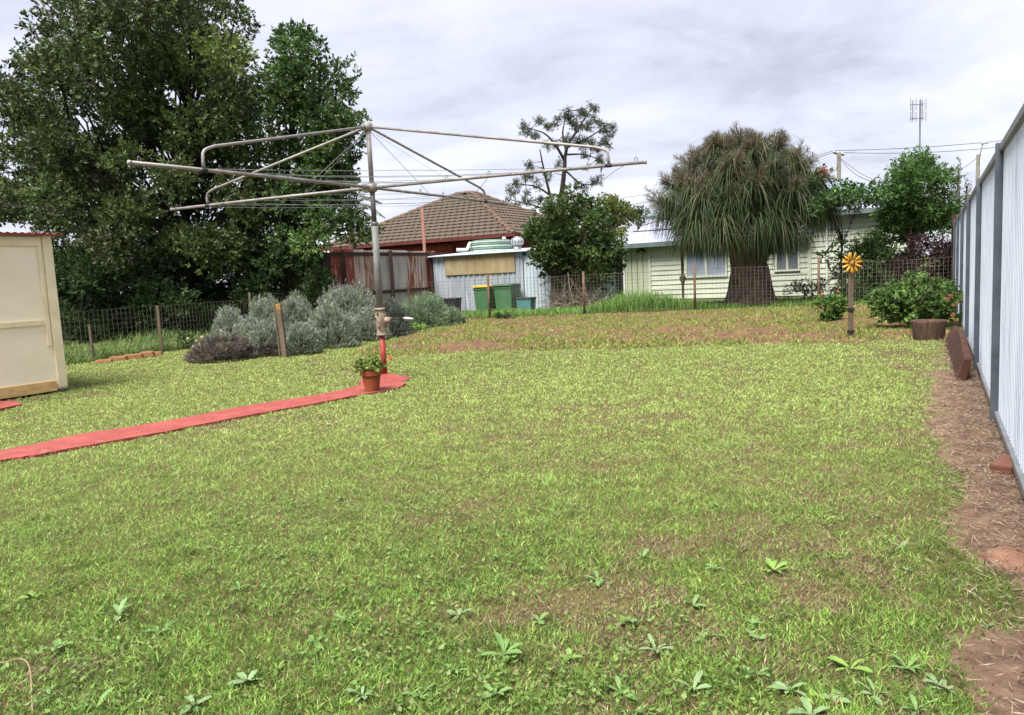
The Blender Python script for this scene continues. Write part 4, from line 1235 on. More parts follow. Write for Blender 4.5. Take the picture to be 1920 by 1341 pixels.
polyB = [(492, 120), (520, 80), (560, 62), (585, 75), (600, 120), (640, 155), (648, 190), (628, 220), (672, 228), (664, 265), (650, 280), (672, 310), (660, 350), (672, 430), (640, 455), (560, 480), (510, 440), (490, 300)]
clB = clumps_poly(polyB, 66, 18.6, 1.2, 0.32, 0.55)
for x, y in ((540, 75), (562, 52), (575, 60), (640, 160), (650, 175), (668, 225), (675, 222), (660, 300), (690, 440), (680, 425)):
    clB.append((tuple(at(x, y, 18.6 + random.uniform(-.4, .4))), 0.2))
tree('broadleaf_tree', 'dense brighter green tree right of the huge dark one, touching the hoist arm', 'tree', (-5.6, 19.0, 0), (-5.5, 18.9, 2.0), 0.16, clB, 420, 8, 0.10, 0.048,
     [(0.048, 0.098, 0.028), (0.075, 0.14, 0.035), (0.034, 0.068, 0.021), (0.12, 0.19, 0.044)], [0.33, 0.27, 0.22, 0.18], 'dark_bark', 8, spread=0.85, length=0.14, kcol=0.25, scol=0.22, group='trees behind the left fence')
# dark understorey shrubs behind the left fence
SHD = [(0.032, 0.062, 0.022), (0.05, 0.09, 0.028), (0.023, 0.042, 0.017), (0.066, 0.115, 0.036)]
for px, py0, Y, rx_, rz_, lab in ((150, 590, 17.8, 1.15, 1.25, 'dark leafy shrub under the huge tree, nearest the cream shed'),
                                   (250, 585, 18.6, 1.2, 1.2, 'dark leafy shrub under the huge tree, between shed and fence post'),
                                   (350, 580, 18.3, 1.1, 1.35, 'dark leafy shrub under the huge tree, left of the lavender'),
                                   (440, 570, 18.8, 1.1, 1.4, 'dark leafy shrub under the huge tree, behind the left lavender'),
                                   (540, 560, 18.4, 1.15, 1.3, 'dark leafy shrub under the trees, left of the paling fence'),
                                   (85, 570, 19.5, 1.2, 1.2, 'dark leafy shrub just showing past the corner of the cream shed'),
                                   (300, 570, 21.5, 1.8, 1.9, 'tall dark shrub deep behind the trunk of the huge tree'),
                                   (480, 560, 21.8, 1.7, 1.9, 'tall dark shrub deep behind the paling fence')):
    b_ = at(px, py0, Y); b_.z = 0
    cl = []
    for _ in range(26):
        d = rdir(1)[0]
        cl.append(((b_.x + d[0] * rx_ * 0.8, b_.y + d[1] * rx_ * 0.6, max(0.25, rz_ * (0.75 + 0.75 * d[2]))), random.uniform(0.28, 0.48)))
    tree('leafy_shrub', lab, 'shrub', b_, b_ + UP * rz_ * 0.45, 0.06, cl, 420, 7, 0.12, 0.042, SHD, [0.35, 0.3, 0.2, 0.15], 'dark_bark', 5, spread=0.9, length=0.14, group='shrubs under the trees', lm='soft_leaf')

# gum far behind
gpx = [(985, 240, 16), (1005, 252, 14), (1010, 232, 12), (1030, 240, 16), (1048, 228, 15), (1062, 215, 15), (1075, 235, 16), (1092, 208, 16), (1108, 200, 14), (1118, 222, 16), (1100, 235, 15), (1128, 240, 15), (1140, 232, 11), (1146, 252, 11), (1130, 265, 14), (1105, 262, 15), (1082, 258, 15), (1060, 262, 14), (1040, 268, 13), (1115, 283, 13), (1095, 285, 12), (1142, 275, 9),
       (1120, 300, 12), (1100, 312, 10), (1128, 310, 8), (1020, 275, 10), (1112, 345, 11), (1092, 352, 12), (1122, 338, 8), (1080, 345, 9), (995, 310, 12), (985, 330, 14), (970, 345, 14), (958, 362, 13), (965, 385, 12), (985, 372, 12), (1003, 345, 12), (1010, 380, 12), (1030, 335, 10), (950, 380, 9), (1000, 395, 10), (990, 355, 10), (1045, 300, 9)]
cl = [(tuple(at(x + random.uniform(-6, 6) + (q % 2) * 4, y + random.uniform(-8, 8), 45 + random.uniform(-1.4, 1.4))), r * 45 / F * random.uniform(0.35, 0.75)) for x, y, r in gpx for q in range(3)]
gb_ = at(1052, 470, 45); gb_.z = 0
root = empty('gum_tree', gb_, 'tall open gum tree with wispy foliage rising behind the tiled roof', 'tree')
mb = MB()
def limb(pts, r0, r1):
    pp_ = smoothpath([at(x, y, 45 + dy) for x, y, dy in pts], 10)
    mb.tube(pp_, [r0 + (r1 - r0) * i / 10 for i in range(11)], 7)
mb.tube([gb_ - UP * 0.1, at(1048, 420, 45), at(1052, 370, 45)], [0.26, 0.2, 0.16], 8)
limb([(1052, 372, 0), (1058, 320, 0), (1062, 280, 0), (1085, 240, .3), (1108, 205, .4)], 0.16, 0.03)
limb([(1058, 300, 0), (1040, 270, -.4), (1020, 250, -.6), (990, 240, -.8)], 0.09, 0.02)
limb([(1062, 285, 0), (1055, 250, .5), (1062, 215, .6)], 0.08, 0.02)
limb([(1066, 275, 0), (1100, 260, .6), (1140, 235, 1)], 0.08, 0.02)
limb([(1060, 320, 0), (1090, 345, .2), (1118, 345, .4)], 0.06, 0.02)
limb([(1064, 290, 0), (1095, 290, -.4), (1125, 300, -.8)], 0.06, 0.02)
limb([(1044, 420, 0), (1032, 370, .2), (1020, 320, .4), (1012, 280, .3)], 0.12, 0.03)
limb([(1030, 365, .2), (1005, 350, .3), (970, 345, .5)], 0.07, 0.02)
limb([(1040, 400, 0), (1000, 385, -.2), (958, 375, -.4)], 0.07, 0.02)
for c_, r in cl:
    c_ = Vector(c_)
    near = min((Vector(v_) for v_ in mb.v[::7]), key=lambda q: (q - c_).length)
    mb.tube([near, (near + c_) / 2 + UP * 0.08, c_], [0.03, 0.02, 0.008], 4)
mb.build('trunk', M['dark_bark'], root, smooth=True)
foliage('crown', cl, 420, 7, 0.17, 0.030, [(0.085, 0.096, 0.056), (0.062, 0.072, 0.043), (0.11, 0.118, 0.07)], None, M['soft_leaf'], root, spread=0.9, droop=0.3, length=0.2, shell=0.1)

# dark green tree with thick old trunk
polyC = [(1012, 405), (1036, 378), (1062, 366), (1085, 372), (1105, 392), (1130, 410), (1142, 440), (1158, 465), (1155, 505), (1130, 520), (1080, 528), (1035, 520), (1012, 485), (1002, 445)]
clC = clumps_poly(polyC, 56, 22.8, 1.0, 0.30, 0.48)
for x, y in ((1016, 398), (1060, 362), (1076, 360), (1100, 385), (1150, 450), (1166, 480), (1005, 470), (1000, 440), (1120, 540), (1090, 545)):
    clC.append((tuple(at(x, y, 22.6)), 0.2))
tb = at(1052, 581, 22.8); tb.z = 0
root = empty('broadleaf_tree', tb, 'bushy dark green tree with thick gnarled trunk beside the tin shed', 'tree')
trunk_limbs('trunk', tb, at(1050, 520, 22.8), 0.34, clC, 8, M['palm_bark'], root, r1=0.26, seg=10)
foliage('crown', clC, 420, 8, 0.105, 0.055, [(0.045, 0.082, 0.023), (0.066, 0.116, 0.03), (0.032, 0.058, 0.019), (0.105, 0.16, 0.04), (0.15, 0.165, 0.042)], [0.32, 0.28, 0.2, 0.15, 0.05], M['leaf'], root, length=0.14)
# dry tangled brush at the foot of it
b_ = at(1085, 575, 22.3); b_.z = 0
n_ = 420
P_ = np.array(b_) + np.stack([rng.normal(0, 0.42, n_), rng.normal(0, 0.3, n_), rng.uniform(0, 0.25, n_)], 1)
D_ = unit(rdir(n_) + np.array([0, 0, 0.6]))
tt = np.linspace(0, 1, 5)[None, :, None]
pth = P_[:, None, :] + D_[:, None, :] * tt * rng.uniform(0.4, 0.95, (n_, 1, 1)) + perp(D_)[:, None, :] * (tt ** 2) * rng.uniform(-.3, .3, (n_, 1, 1))
tag(ribbons('dry_brush', pth, perp(D_), np.full((n_, 5), 0.014), palette(n_, [(0.20, 0.16, 0.13), (0.11, 0.085, 0.07), (0.30, 0.26, 0.22)]), M['dry']), 'heap of dry grey twigs at the foot of the gnarled tree', 'brush')

# yellow-green tree behind, small far trees
polyD = [(1095, 420), (1110, 385), (1135, 372), (1160, 385), (1182, 398), (1178, 425), (1160, 450), (1110, 470)]
clD = clumps_poly(polyD, 44, 34, 1.4, 0.30, 0.5)
for x, y in ((1128, 368), (1150, 374), (1180, 392), (1174, 385)): clD.append((tuple(at(x, y, 34)), 0.22))
b_ = at(1130, 520, 34); b_.z = 0
tree('broadleaf_tree', 'yellowish green tree behind the dark one, left of the lilac roof', 'tree', b_, at(1132, 450, 34), 0.14, clD, 240, 7, 0.12, 0.06,
     [(0.13, 0.16, 0.04), (0.18, 0.19, 0.05), (0.08, 0.11, 0.03)], None, 'bark', 7, shell=0.3)
clE = [(tuple(at(x, y, 55)), r) for x, y, r in ((1188, 398, .35), (1198, 394, .4), (1206, 396, .35), (1194, 402, .4), (1203, 402, .4), (1196, 412, .5))]
b_ = at(1197, 480, 55); b_.z = 0
tree('broadleaf_tree', 'small dark treetop showing above the upper lilac roof', 'tree', b_, at(1197, 425, 55), 0.12, clE, 220, 6, 0.16, 0.08, SHD, None, 'dark_bark', 4)
clF = []
for x, y in ((708, 385), (818, 375), (812, 382)): pass

# feather palm behind the trees
fb = at(652, 480, 30); fb.z = 0
pr_ = empty('feather_palm', fb, 'feather palm with drooping fronds showing right of the big trees', 'palm')
crown = at(655, 405, 30)
MB().tube(smoothpath([fb - UP * 0.1, (fb + crown) / 2 + V(0.1, 0, 0), crown], 8), [0.2, 0.17, 0.15, 0.14, 0.13, 0.12, 0.12, 0.12, 0.13], 10).build('trunk', M['bark'], pr_, smooth=True)
ends = [(715, 380), (722, 408), (700, 356), (712, 432), (690, 345), (600, 380), (610, 350), (640, 340), (675, 450), (620, 440), (690, 455), (662, 338)]
for k_, (x, y) in enumerate(ends):
    tipp = at(x, y, 30 + random.uniform(-1, 1))
    mid = (crown + tipp) / 2 + UP * 0.45
    rp = smoothpath([crown, mid, tipp], 22)
    n_ = 0
    P_, D_, L_ = [], [], []
    for i in range(3, 22):
        t_ = (rp[i + 1] - rp[i]).normalized()
        s_ = t_.cross(UP).normalized()
        for sg in (-1, 1):
            for q in range(2):
                P_.append(rp[i].lerp(rp[i + 1], q * 0.5)); D_.append((t_ * 0.7 + s_ * sg * 0.8 - UP * 0.55 + Vector(rdir(1)[0]) * 0.15).normalized()); L_.append(0.42 * math.sin(PI * (0.2 + 0.75 * i / 22)))
    P_, D_ = np.array([tuple(p) for p in P_]), np.array([tuple(p) for p in D_])
    fr = leaves('frond', P_, D_, perp(D_), np.array(L_), 0.035, palette(len(P_), [(0.06, 0.10, 0.04), (0.09, 0.14, 0.06), (0.16, 0.15, 0.07)]), M['soft_leaf'], pr_)
    MB().tube(rp, [0.025 * (1 - i / 24) + 0.003 for i in range(23)], 5).build('stalk', M['bark'], fr)

# ponytail palm
TB = at(1408, 566, 19.8); TB.z = 0
pn = empty('ponytail_palm', TB, 'massive ponytail palm with swollen trunk and shaggy drooping crown behind the wire fence', 'palm')
mb = MB()
q0 = at(1400, 480, 19.8)
# swollen base
prof = [(0.74, -0.05), (0.69, 0.06), (0.60, 0.22), (0.54, 0.45), (0.50, 0.70), (0.46, 0.92), (0.40, 1.10), (0.32, 1.26), (0.20, 1.40), (0.05, 1.5)]
mb.lathe(TB, prof, 26, jit=0.10)
def stem(pts, r0, r1):
    pp_ = smoothpath([at(x, y, 19.8 + dy) for x, y, dy in pts], 10)
    mb.tube(pp_, [r0 + (r1 - r0) * (i / 10) for i in range(11)], 12)
    return pp_
stem([(1392, 535, -.1), (1384, 480, -.15), (1376, 430, -.1), (1356, 370, 0), (1335, 320, 0)], 0.26, 0.10)
stem([(1380, 470, -.1), (1382, 420, -.3), (1395, 350, -.4), (1400, 300, -.3)], 0.17, 0.09)
stem([(1412, 535, .25), (1430, 480, .45), (1450, 440, .2), (1475, 405, .3), (1500, 370, .3)], 0.18, 0.09)
stem([(1440, 470, .2), (1445, 420, .5), (1440, 350, .7), (1445, 300, .6)], 0.2, 0.1)
stem([(1455, 435, .2), (1490, 420, -.3), (1525, 400, -.5)], 0.15, 0.08)
stem([(1378, 445, -.1), (1340, 420, .4), (1300, 400, .5)], 0.15, 0.08)
mb.build('trunk', M['palm_bark'], pn, smooth=True)
heads = []
hp_ = [(1262, 400), (1275, 360), (1290, 330), (1310, 300), (1335, 280), (1362, 268), (1392, 262), (1420, 265), (1450, 275), (1478, 292), (1500, 312), (1520, 340), (1535, 375), (1285, 420), (1300, 380), (1320, 345), (1345, 320), (1375, 305), (1410, 300), (1440, 315), (1470, 335), (1495, 360), (1515, 395), (1330, 400), (1350, 370), (1385, 350), (1415, 345), (1445, 360), (1490, 400), (1300, 425), (1360, 415), (1325, 370), (1395, 400), (1530, 410), (1545, 395), (1260, 385), (1405, 285), (1352, 290), (1300, 430), (1325, 425), (1345, 418), (1420, 400), (1440, 410), (1462, 415), (1450, 380), (1310, 410), (1470, 375), (1340, 380), (1370, 375), (1340, 340), (1430, 330), (1300, 350), (1480, 350), (1365, 335), (1400, 320), (1410, 375), (1440, 440), (1465, 445), (1482, 432), (1426, 428), (1300, 448), (1330, 446), (1350, 440), (1315, 440), (1418, 415), (1436, 425), (1452, 432), (1430, 400)]
rn2 = np.random.default_rng(5)
for x, y in hp_:
    y = y + 16 * np.clip((400 - y) / 120, 0, 1)
    rx0 = (x - 1400) / 150; ry0 = (y - 420) / 165
    k_ = math.sqrt(max(0.05, 1 - min(0.98, rx0 * rx0 * 0.9)))
    for q in range(2):
        dy = rn2.uniform(-1.75, -0.3) * k_ if q == 0 else rn2.uniform(0.1, 1.7) * k_
        heads.append(at(x + rn2.uniform(-8, 8), y + rn2.uniform(-8, 8), 19.8 + dy))
paths, sides, cols_, wds = [], [], [], []
for h_ in heads:
    upper = np.clip((h_.z - 2.7) / 1.3, 0, 1)
    n_ = int(120 - 66 * upper)
    a = rng.uniform(0, 2 * PI, n_)
    out_ = np.stack([np.cos(a), np.sin(a), np.zeros(n_)], 1)
    el = rng.uniform(-0.3, 1.25, n_)
    L_ = rng.uniform(0.65, 1.3, n_)
    pos = np.repeat(np.array(h_)[None], n_, 0) + out_ * 0.05
    d = out_ * np.cos(el)[:, None] + np.array([0, 0, 1.0]) * np.sin(el)[:, None]
    pl = [pos]
    K_ = 6
    for k_ in range(K_):
        pos = pos + d * (L_ / K_)[:, None]
        d = unit(d + np.array([0, 0, -0.55]) + 0.06 * rng.normal(size=d.shape))
        pl.append(pos)
    paths.append(np.stack(pl, 1))
    sides.append(np.stack([-np.sin(a), np.cos(a), np.zeros(n_)], 1))
    c_ = palette(n_, [(0.045, 0.076, 0.03), (0.062, 0.102, 0.038), (0.034, 0.054, 0.025), (0.16, 0.135, 0.075), (0.095, 0.12, 0.052)], [0.30, 0.26, 0.2, 0.13, 0.11])
    cols_.append(c_)
    wds.append(np.outer(rng.uniform(0.010, 0.016, n_), [0.7, 1, 1, 0.9, 0.7, 0.42, 0.12]))
paths = np.concatenate(paths); sides = np.concatenate(sides)
low = paths[:, :, 2].min(1) > 0.78 + 0.5 * np.clip(np.abs(paths[:, -1, 0] - TB.x) - 0.9, 0, 2) + 0.15 * rng.normal(size=len(paths))
ribbons('crown', paths[low], sides[low], np.concatenate(wds)[low], np.concatenate(cols_)[low], M['soft_leaf'], pn)
# dead leaf skirts and brown flower plumes
tops = [h_ for h_ in heads if h_.z > 2.55]
pa, si, wd_, cc = [], [], [], []
for h_ in tops:
    for _ in range(4 + int(5 * np.clip((h_.z - 2.7) / 1.3, 0, 1))):
        ax_ = unit(np.array([[random.uniform(-.8, .8), random.uniform(-.8, .8), random.uniform(0.35, 1.0)]]))[0]
        ax_[0] += (h_.x - TB.x) * 0.25; ax_[1] += (h_.y - TB.y) * 0.3
        PL = random.uniform(0.28, 0.62)
        nb = 76
        t_ = rng.random(nb)
        p0_ = np.array(h_) + np.outer(t_ * PL, ax_)
        d = unit(rdir(nb) * 0.9 + ax_ * 0.75)
        ll = (0.32 * (1.1 - t_) + 0.06)[:, None, None]
        tt = np.linspace(0, 1, 3)[None, :, None]
        sd_ = perp(d)
        pa.append(p0_[:, None, :] + d[:, None, :] * tt * ll + sd_[:, None, :] * (tt ** 2) * ll * 0.3)
        si.append(perp(d)); wd_.append(np.outer(np.ones(nb), [0.009, 0.007, 0.005]))
        cc.append(palette(nb, [(0.15, 0.12, 0.088), (0.20, 0.16, 0.12), (0.105, 0.082, 0.06), (0.095, 0.10, 0.055)]))
        pa.append((np.array(h_)[None, None, :] + np.outer(np.linspace(0, 1, 3) * PL, ax_)[None])); si.append(perp(ax_[None])); wd_.append(np.array([[0.016, 0.012, 0.006]])); cc.append(np.array([[0.13, 0.10, 0.07]]))
ribbons('flower_plumes', np.concatenate(pa), np.concatenate(si), np.concatenate(wd_), np.concatenate(cc), M['dry'], pn)

# crepe myrtle with pink flowers
b_ = at(1582, 545, 18.9); b_.z = 0
polyG = [(1512, 345), (1535, 325), (1560, 335), (1590, 350), (1640, 345), (1665, 365), (1640, 385), (1600, 400), (1560, 395), (1520, 410), (1505, 380)]
clG = clumps_poly(polyG, 34, 18.6, 0.7, 0.14, 0.26)
for x, y in ((1545, 322), (1512, 350), (1640, 350), (1660, 360), (1560, 470), (1575, 455), (1545, 480), (1620, 380), (1600, 350)): clG.append((tuple(at(x, y, 18.5)), 0.13))
root = tree('crepe_myrtle', 'thin stemmed crepe myrtle with a pink flower tip right of the ponytail palm', 'tree', b_, at(1580, 440, 18.7), 0.035, clG, 560, 7, 0.085, 0.045,
     [(0.04, 0.085, 0.028), (0.06, 0.12, 0.035), (0.09, 0.16, 0.045)], None, 'dark_bark', 7, length=0.1)
for x, y in ((1543, 318), (1549, 322), (1538, 325)):
    p_ = at(x, y, 18.45); n_ = 60; d_ = rdir(n_)
    leaves('flower_cluster', np.array(p_) + d_ * rng.uniform(0, 0.06, (n_, 1)), d_, perp(d_), 0.04, 0.035, palette(n_, [(0.55, 0.12, 0.18), (0.7, 0.22, 0.28)]), M['soft_leaf'], root)

# feathery bright tree
polyH = [(1672, 345), (1690, 305), (1720, 292), (1750, 300), (1772, 330), (1778, 360), (1795, 385), (1790, 420), (1760, 430), (1700, 440), (1655, 420), (1645, 390), (1660, 370)]
clH = clumps_poly(polyH, 62, 19.6, 0.9, 0.2, 0.36)
for x, y in ((1700, 294), (1735, 290), (1680, 318), (1768, 318), (1640, 372), (1798, 390)): clH.append((tuple(at(x, y, 19.6)), 0.17))
b_ = at(1705, 545, 19.6); b_.z = 0
tree('feathery_tree', 'bright feathery green tree below the television antenna', 'tree', b_, at(1712, 455, 19.6), 0.07, clH, 560, 8, 0.10, 0.032,
     [(0.048, 0.105, 0.025), (0.075, 0.15, 0.034), (0.03, 0.068, 0.018), (0.11, 0.19, 0.045)], [0.35, 0.3, 0.2, 0.15], 'bark', 8, lm='soft_leaf', droop=0.35, length=0.2)
# purple bush
def bush(name, label, px, pyb, Y, rx_, h_, n, cr, dens, per, L, W, cols, wts=None, lm='leaf', group=None, bark='dark_bark', twig=True, ground=None, **kw):
    b_ = at(px, pyb, Y) if ground is None else Vector(ground)
    b_.z = 0
    cl = []
    for _ in range(n):
        d = rdir(1)[0]
        q = random.uniform(0.55, 1.0)
        cl.append(((b_.x + d[0] * rx_ * q * 0.85, b_.y + d[1] * rx_ * q * 0.7, max(cr * 0.5, h_ * 0.52 + d[2] * (h_ * 0.5 - cr * 0.4) * q)), cr * random.uniform(0.75, 1.25)))
    return tree(name, label, 'shrub', b_, b_ + UP * h_ * 0.3, max(0.02, rx_ * 0.035), cl, dens, per, L, W, cols, wts, bark, 5, group=group, lm=lm, zmin=0.01, **kw)
bush('purple_shrub', 'dark purple leaved shrub behind the fence in the far right corner', 1742, 545, 18.0, 0.85, 1.62, 34, 0.24, 560, 8, 0.08, 0.03, [(0.05, 0.028, 0.03), (0.075, 0.038, 0.038), (0.03, 0.02, 0.02)], lm='soft_leaf')
GB = [(0.042, 0.085, 0.025), (0.064, 0.12, 0.032), (0.03, 0.06, 0.02), (0.09, 0.14, 0.042)]
bush('leafy_shrub', 'mid green shrub behind the wire fence, right of the golden spinner', 1640, 545, 19.0, 0.75, 1.75, 30, 0.22, 460, 7, 0.085, 0.04, GB)
bush('leafy_shrub', 'loose green shrub against the pale wall, behind the crepe myrtle stems', 1612, 545, 20.4, 0.85, 1.55, 30, 0.22, 420, 7, 0.085, 0.04, GB)
bush('leafy_shrub', 'tall leafy shrub under the left side of the feathery tree', 1668, 545, 20.2, 0.8, 2.2, 34, 0.24, 420, 7, 0.085, 0.04, GB)
bush('leafy_shrub', 'low green shrub seen through the wire fence behind the golden spinner', 1600, 560, 18.6, 0.55, 0.7, 20, 0.16, 520, 7, 0.07, 0.032, GB, lm='soft_leaf')
bush('leafy_shrub', 'low dark shrub seen through the wire fence below the purple one', 1690, 560, 17.6, 0.7, 0.75, 24, 0.18, 500, 7, 0.07, 0.03, [(0.05, 0.07, 0.035), (0.07, 0.055, 0.04), (0.04, 0.08, 0.03)], lm='soft_leaf')
bush('leafy_shrub', 'greyish low shrub against the weatherboard wall right of the palm trunk', 1510, 560, 21.0, 0.7, 0.62, 20, 0.16, 480, 7, 0.07, 0.022, [(0.09, 0.10, 0.06), (0.06, 0.09, 0.04), (0.13, 0.13, 0.09)], lm='soft_leaf')
bush('leafy_shrub', 'thin twiggy shrub between the feathery tree and the steel fence end', 1775, 545, 20.5, 0.6, 1.9, 20, 0.2, 300, 6, 0.09, 0.035, GB)
# thin conifers beyond the steel fence
for x0, y0, y1, lab in ((1797, 300, 420, 'taller of two thin wispy conifers above the steel fence'), (1813, 340, 420, 'shorter thin wispy conifer above the steel fence')):
    b_ = at(x0 - 3, 480, 40); b_.z = 0
    cl = []
    for k_ in range(12):
        t_ = k_ / 11
        cl.append((tuple(at(x0 - 4 * t_ + random.uniform(-3, 3), y0 + (y1 - y0) * t_, 40)), (0.07 + 0.22 * t_, 0.07 + 0.22 * t_, 0.2)))
    tree('conifer', lab, 'tree', b_, at(x0, y0 + 15, 40), 0.06, cl, 420, 6, 0.14, 0.03, [(0.08, 0.085, 0.06), (0.06, 0.08, 0.045)], None, 'bark', 3, group='thin conifers', lm='soft_leaf', shell=0.1, every=2)

# ------------------------------------------------------------------ geraniums in the bed
g_ = bush('geranium_bush', 'sprawling bright green geranium bush behind the log planter', 0, 0, 0, 0.78, 0.78, 60, 0.15, 900, 6, 0.058, 0.05,
          [(0.08, 0.15, 0.035), (0.12, 0.21, 0.05), (0.05, 0.095, 0.025), (0.17, 0.25, 0.07), (0.16, 0.13, 0.07)], [0.3, 0.27, 0.2, 0.15, 0.08], lm='soft_leaf', ground=gp(1742, 622) + Vector((0.08, 0.35, 0)), length=0.08)
for x, y in ((1783, 556), (1790, 570), (1776, 560), (1786, 590)):
    p_ = at(x, y, 10.4); n_ = 30; d_ = rdir(n_)
    leaves('flower_head', np.array(p_) + d_ * 0.012, d_, perp(d_), 0.022, 0.02, palette(n_, [(0.4, 0.13, 0.07), (0.45, 0.22, 0.12)]), M['soft_leaf'], g_)
g_ = bush('geranium_bush', 'small red flowered geranium bush left of the golden spinner', 0, 0, 0, 0.34, 0.56, 26, 0.10, 1100, 6, 0.05, 0.044,
          [(0.08, 0.16, 0.035), (0.13, 0.23, 0.05), (0.05, 0.10, 0.025)], None, lm='soft_leaf', ground=gp(1560, 606), length=0.06)
for x, y in ((1541, 552), (1569, 548)):
    p_ = at(x, y, 13.0); n_ = 34; d_ = rdir(n_)
    leaves('flower_head', np.array(p_) + d_ * 0.013, d_, perp(d_), 0.024, 0.022, palette(n_, [(0.5, 0.06, 0.035), (0.55, 0.11, 0.06)]), M['soft_leaf'], g_)
# pale roses by the left fence
b_ = gp(352, 655)
g_ = bush('rose_bush', 'straggly rose with pale flowers between left fence and lavender', 0, 0, 0, 0.24, 0.42, 12, 0.08, 700, 5, 0.045, 0.03, GB, None, ground=b_, length=0.06)
for x, y in ((352, 635), (368, 638), (378, 632), (362, 650)):
    p_ = at(x, y, b_.y - 0.2); n_ = 30; d_ = rdir(n_)
    leaves('flower_head', np.array(p_) + d_ * 0.008, d_, perp(d_), 0.022, 0.02, palette(n_, [(0.75, 0.68, 0.55), (0.7, 0.55, 0.40)]), M['soft_leaf'], g_)

# ------------------------------------------------------------------ lavender
LC = [(0.32, 0.36, 0.28), (0.40, 0.43, 0.35), (0.21, 0.25, 0.18), (0.15, 0.19, 0.12)]
LCG = [(0.21, 0.29, 0.17), (0.26, 0.34, 0.20), (0.14, 0.21, 0.10)]
def lavender(cx, yt, yb, wpx, label, cols=LC, dead=0.0, spikes=40, spc=1.0):
    f_ = gp(cx, yb)
    for _ in range(3):
        r = wpx / 2 / F * (f_.y + 0)
        c_ = Vector((f_.x, f_.y + r * 0.75, 0)); c_.x = ray(cx, yb)[0] / ray(cx, yb)[1] * c_.y
        r = wpx / 2 / F * c_.y
    h = max(0.15, at(cx, yt, c_.y).z)
    root = empty('lavender_bush', c_, label, 'lavender', 'lavender bushes')
    # woody inside
    mb = MB()
    for _ in range(22):
        a = random.uniform(0, 2 * PI); q = random.uniform(0.3, 0.85)
        mb.tube([c_ + Vector((math.cos(a) * 0.06, math.sin(a) * 0.06, -0.02)), c_ + Vector((math.cos(a) * r * q * 0.6, math.sin(a) * r * q * 0.6, h * 0.35)), c_ + Vector((math.cos(a) * r * q, math.sin(a) * r * q, h * (0.85 - 0.4 * q)))], [0.014, 0.01, 0.005], 5)
    mb.build('woody_stems', M['dark_bark'], root)
    n = int(2100 * (r * r + r * h) / 0.35 * 1.0) + 250
    n = min(n, 5200)
    d = rdir(n); d[:, 2] = np.abs(d[:, 2]) * 1.15 - 0.18
    d = unit(d)
    lob = 0.74 + 0.36 * vnoise(np.arctan2(d[:, 1], d[:, 0]) * 1.3 + cx, d[:, 2] * 2.2 + cx * 0.1, 0.55, 21) 
    rad = lob * (1 - 0.22 * rng.random(n) ** 2)
    P = np.array(c_) + d * np.array([r, r * 0.95, h * 0.92]) * rad[:, None]
    P[:, 2] = np.maximum(P[:, 2], 0.01 + 0.03 * rng.random(n))
    A = unit(d * 0.75 + np.array([0, 0, 0.55]) + 0.28 * rdir(n))
    clump = vnoise(P[:, 0] * 1.0 + P[:, 2] * 0.7, P[:, 1] + P[:, 2], 0.13, 22)
    base_c = palette(n, cols, None, 0.1) * (0.75 + 0.5 * clump)[:, None]
    if dead:
        isdead = (P[:, 2] < h * dead * (0.8 + 0.4 * rng.random(n))) & (rng.random(n) < 0.9)
        base_c[isdead] = palette(int(isdead.sum()), [(0.15, 0.12, 0.10), (0.21, 0.17, 0.14), (0.09, 0.072, 0.06)])
    per = 7
    P2 = np.repeat(P, per, 0); A2 = np.repeat(A, per, 0)
    t_ = rng.random((n * per, 1))
    P2 = P2 + A2 * t_ * 0.075
    D2 = unit(A2 * 1.0 + 0.62 * rdir(n * per))
    leaves('foliage', P2, D2, perp(D2), 0.048 * (0.7 + 0.6 * rng.random(n * per)), 0.0085, np.repeat(base_c, per, 0) * (1 + 0.1 * rng.normal(size=(n * per, 1))), M['soft_leaf'], root, fold=0.05)
    if spikes:
        k_ = rng.choice(np.where(d[:, 2] > 0.25)[0], min(spikes, int((d[:, 2] > 0.25).sum())), False)
        S = P[k_]; SA_ = unit(A[k_] * 0.5 + np.array([0, 0, 0.8]))
        L_ = rng.uniform(0.10, 0.2, len(k_))
        tt = np.linspace(0, 1, 4)[None, :, None]
        pth = S[:, None, :] + SA_[:, None, :] * tt * L_[:, None, None]
        cc = np.zeros((len(k_), 4, 3)); cc[:, :2] = (0.20, 0.24, 0.18); cc[:, 2:] = (0.28, 0.24, 0.36)
        tag(ribbons('flower_spikes', pth, perp(SA_), np.outer(np.ones(len(k_)), [0.004, 0.004, 0.014, 0.006]), cc, M['soft_leaf'], root), kind='stuff')
    return root
lavender(418, 625, 680, 112, 'low lavender bush at the left front with dead brown woody lower half', LC, dead=0.80, spikes=6)
lavender(432, 572, 655, 62, 'upright lavender bush with tall purple spikes nearest the left wire fence', LC, spikes=70)
lavender(468, 598, 655, 60, 'small lavender bush between the dead brown one and the timber post', LC, spikes=25)
lavender(505, 602, 669, 72, 'lavender bush directly left of the timber post, brown at its foot', LC, dead=0.25, spikes=30)
lavender(500, 553, 640, 66, 'lavender bush at the back left, above the small front ones', LC, spikes=50)
lavender(556, 550, 640, 82, 'broad lavender bush rising behind the timber post', LC, spikes=40)
lavender(570, 605, 667, 62, 'rounded lavender bush directly right of the timber post', LC, spikes=25)
lavender(626, 566, 654, 92, 'large rounded lavender bush in the middle of the front row', LC, spikes=30)
lavender(652, 524, 625, 126, 'tallest lavender mound at the back, in front of the rusty fence', LC, spikes=130)
lavender(690, 576, 641, 72, 'lavender bush just left of the hoist post', LC, spikes=25)
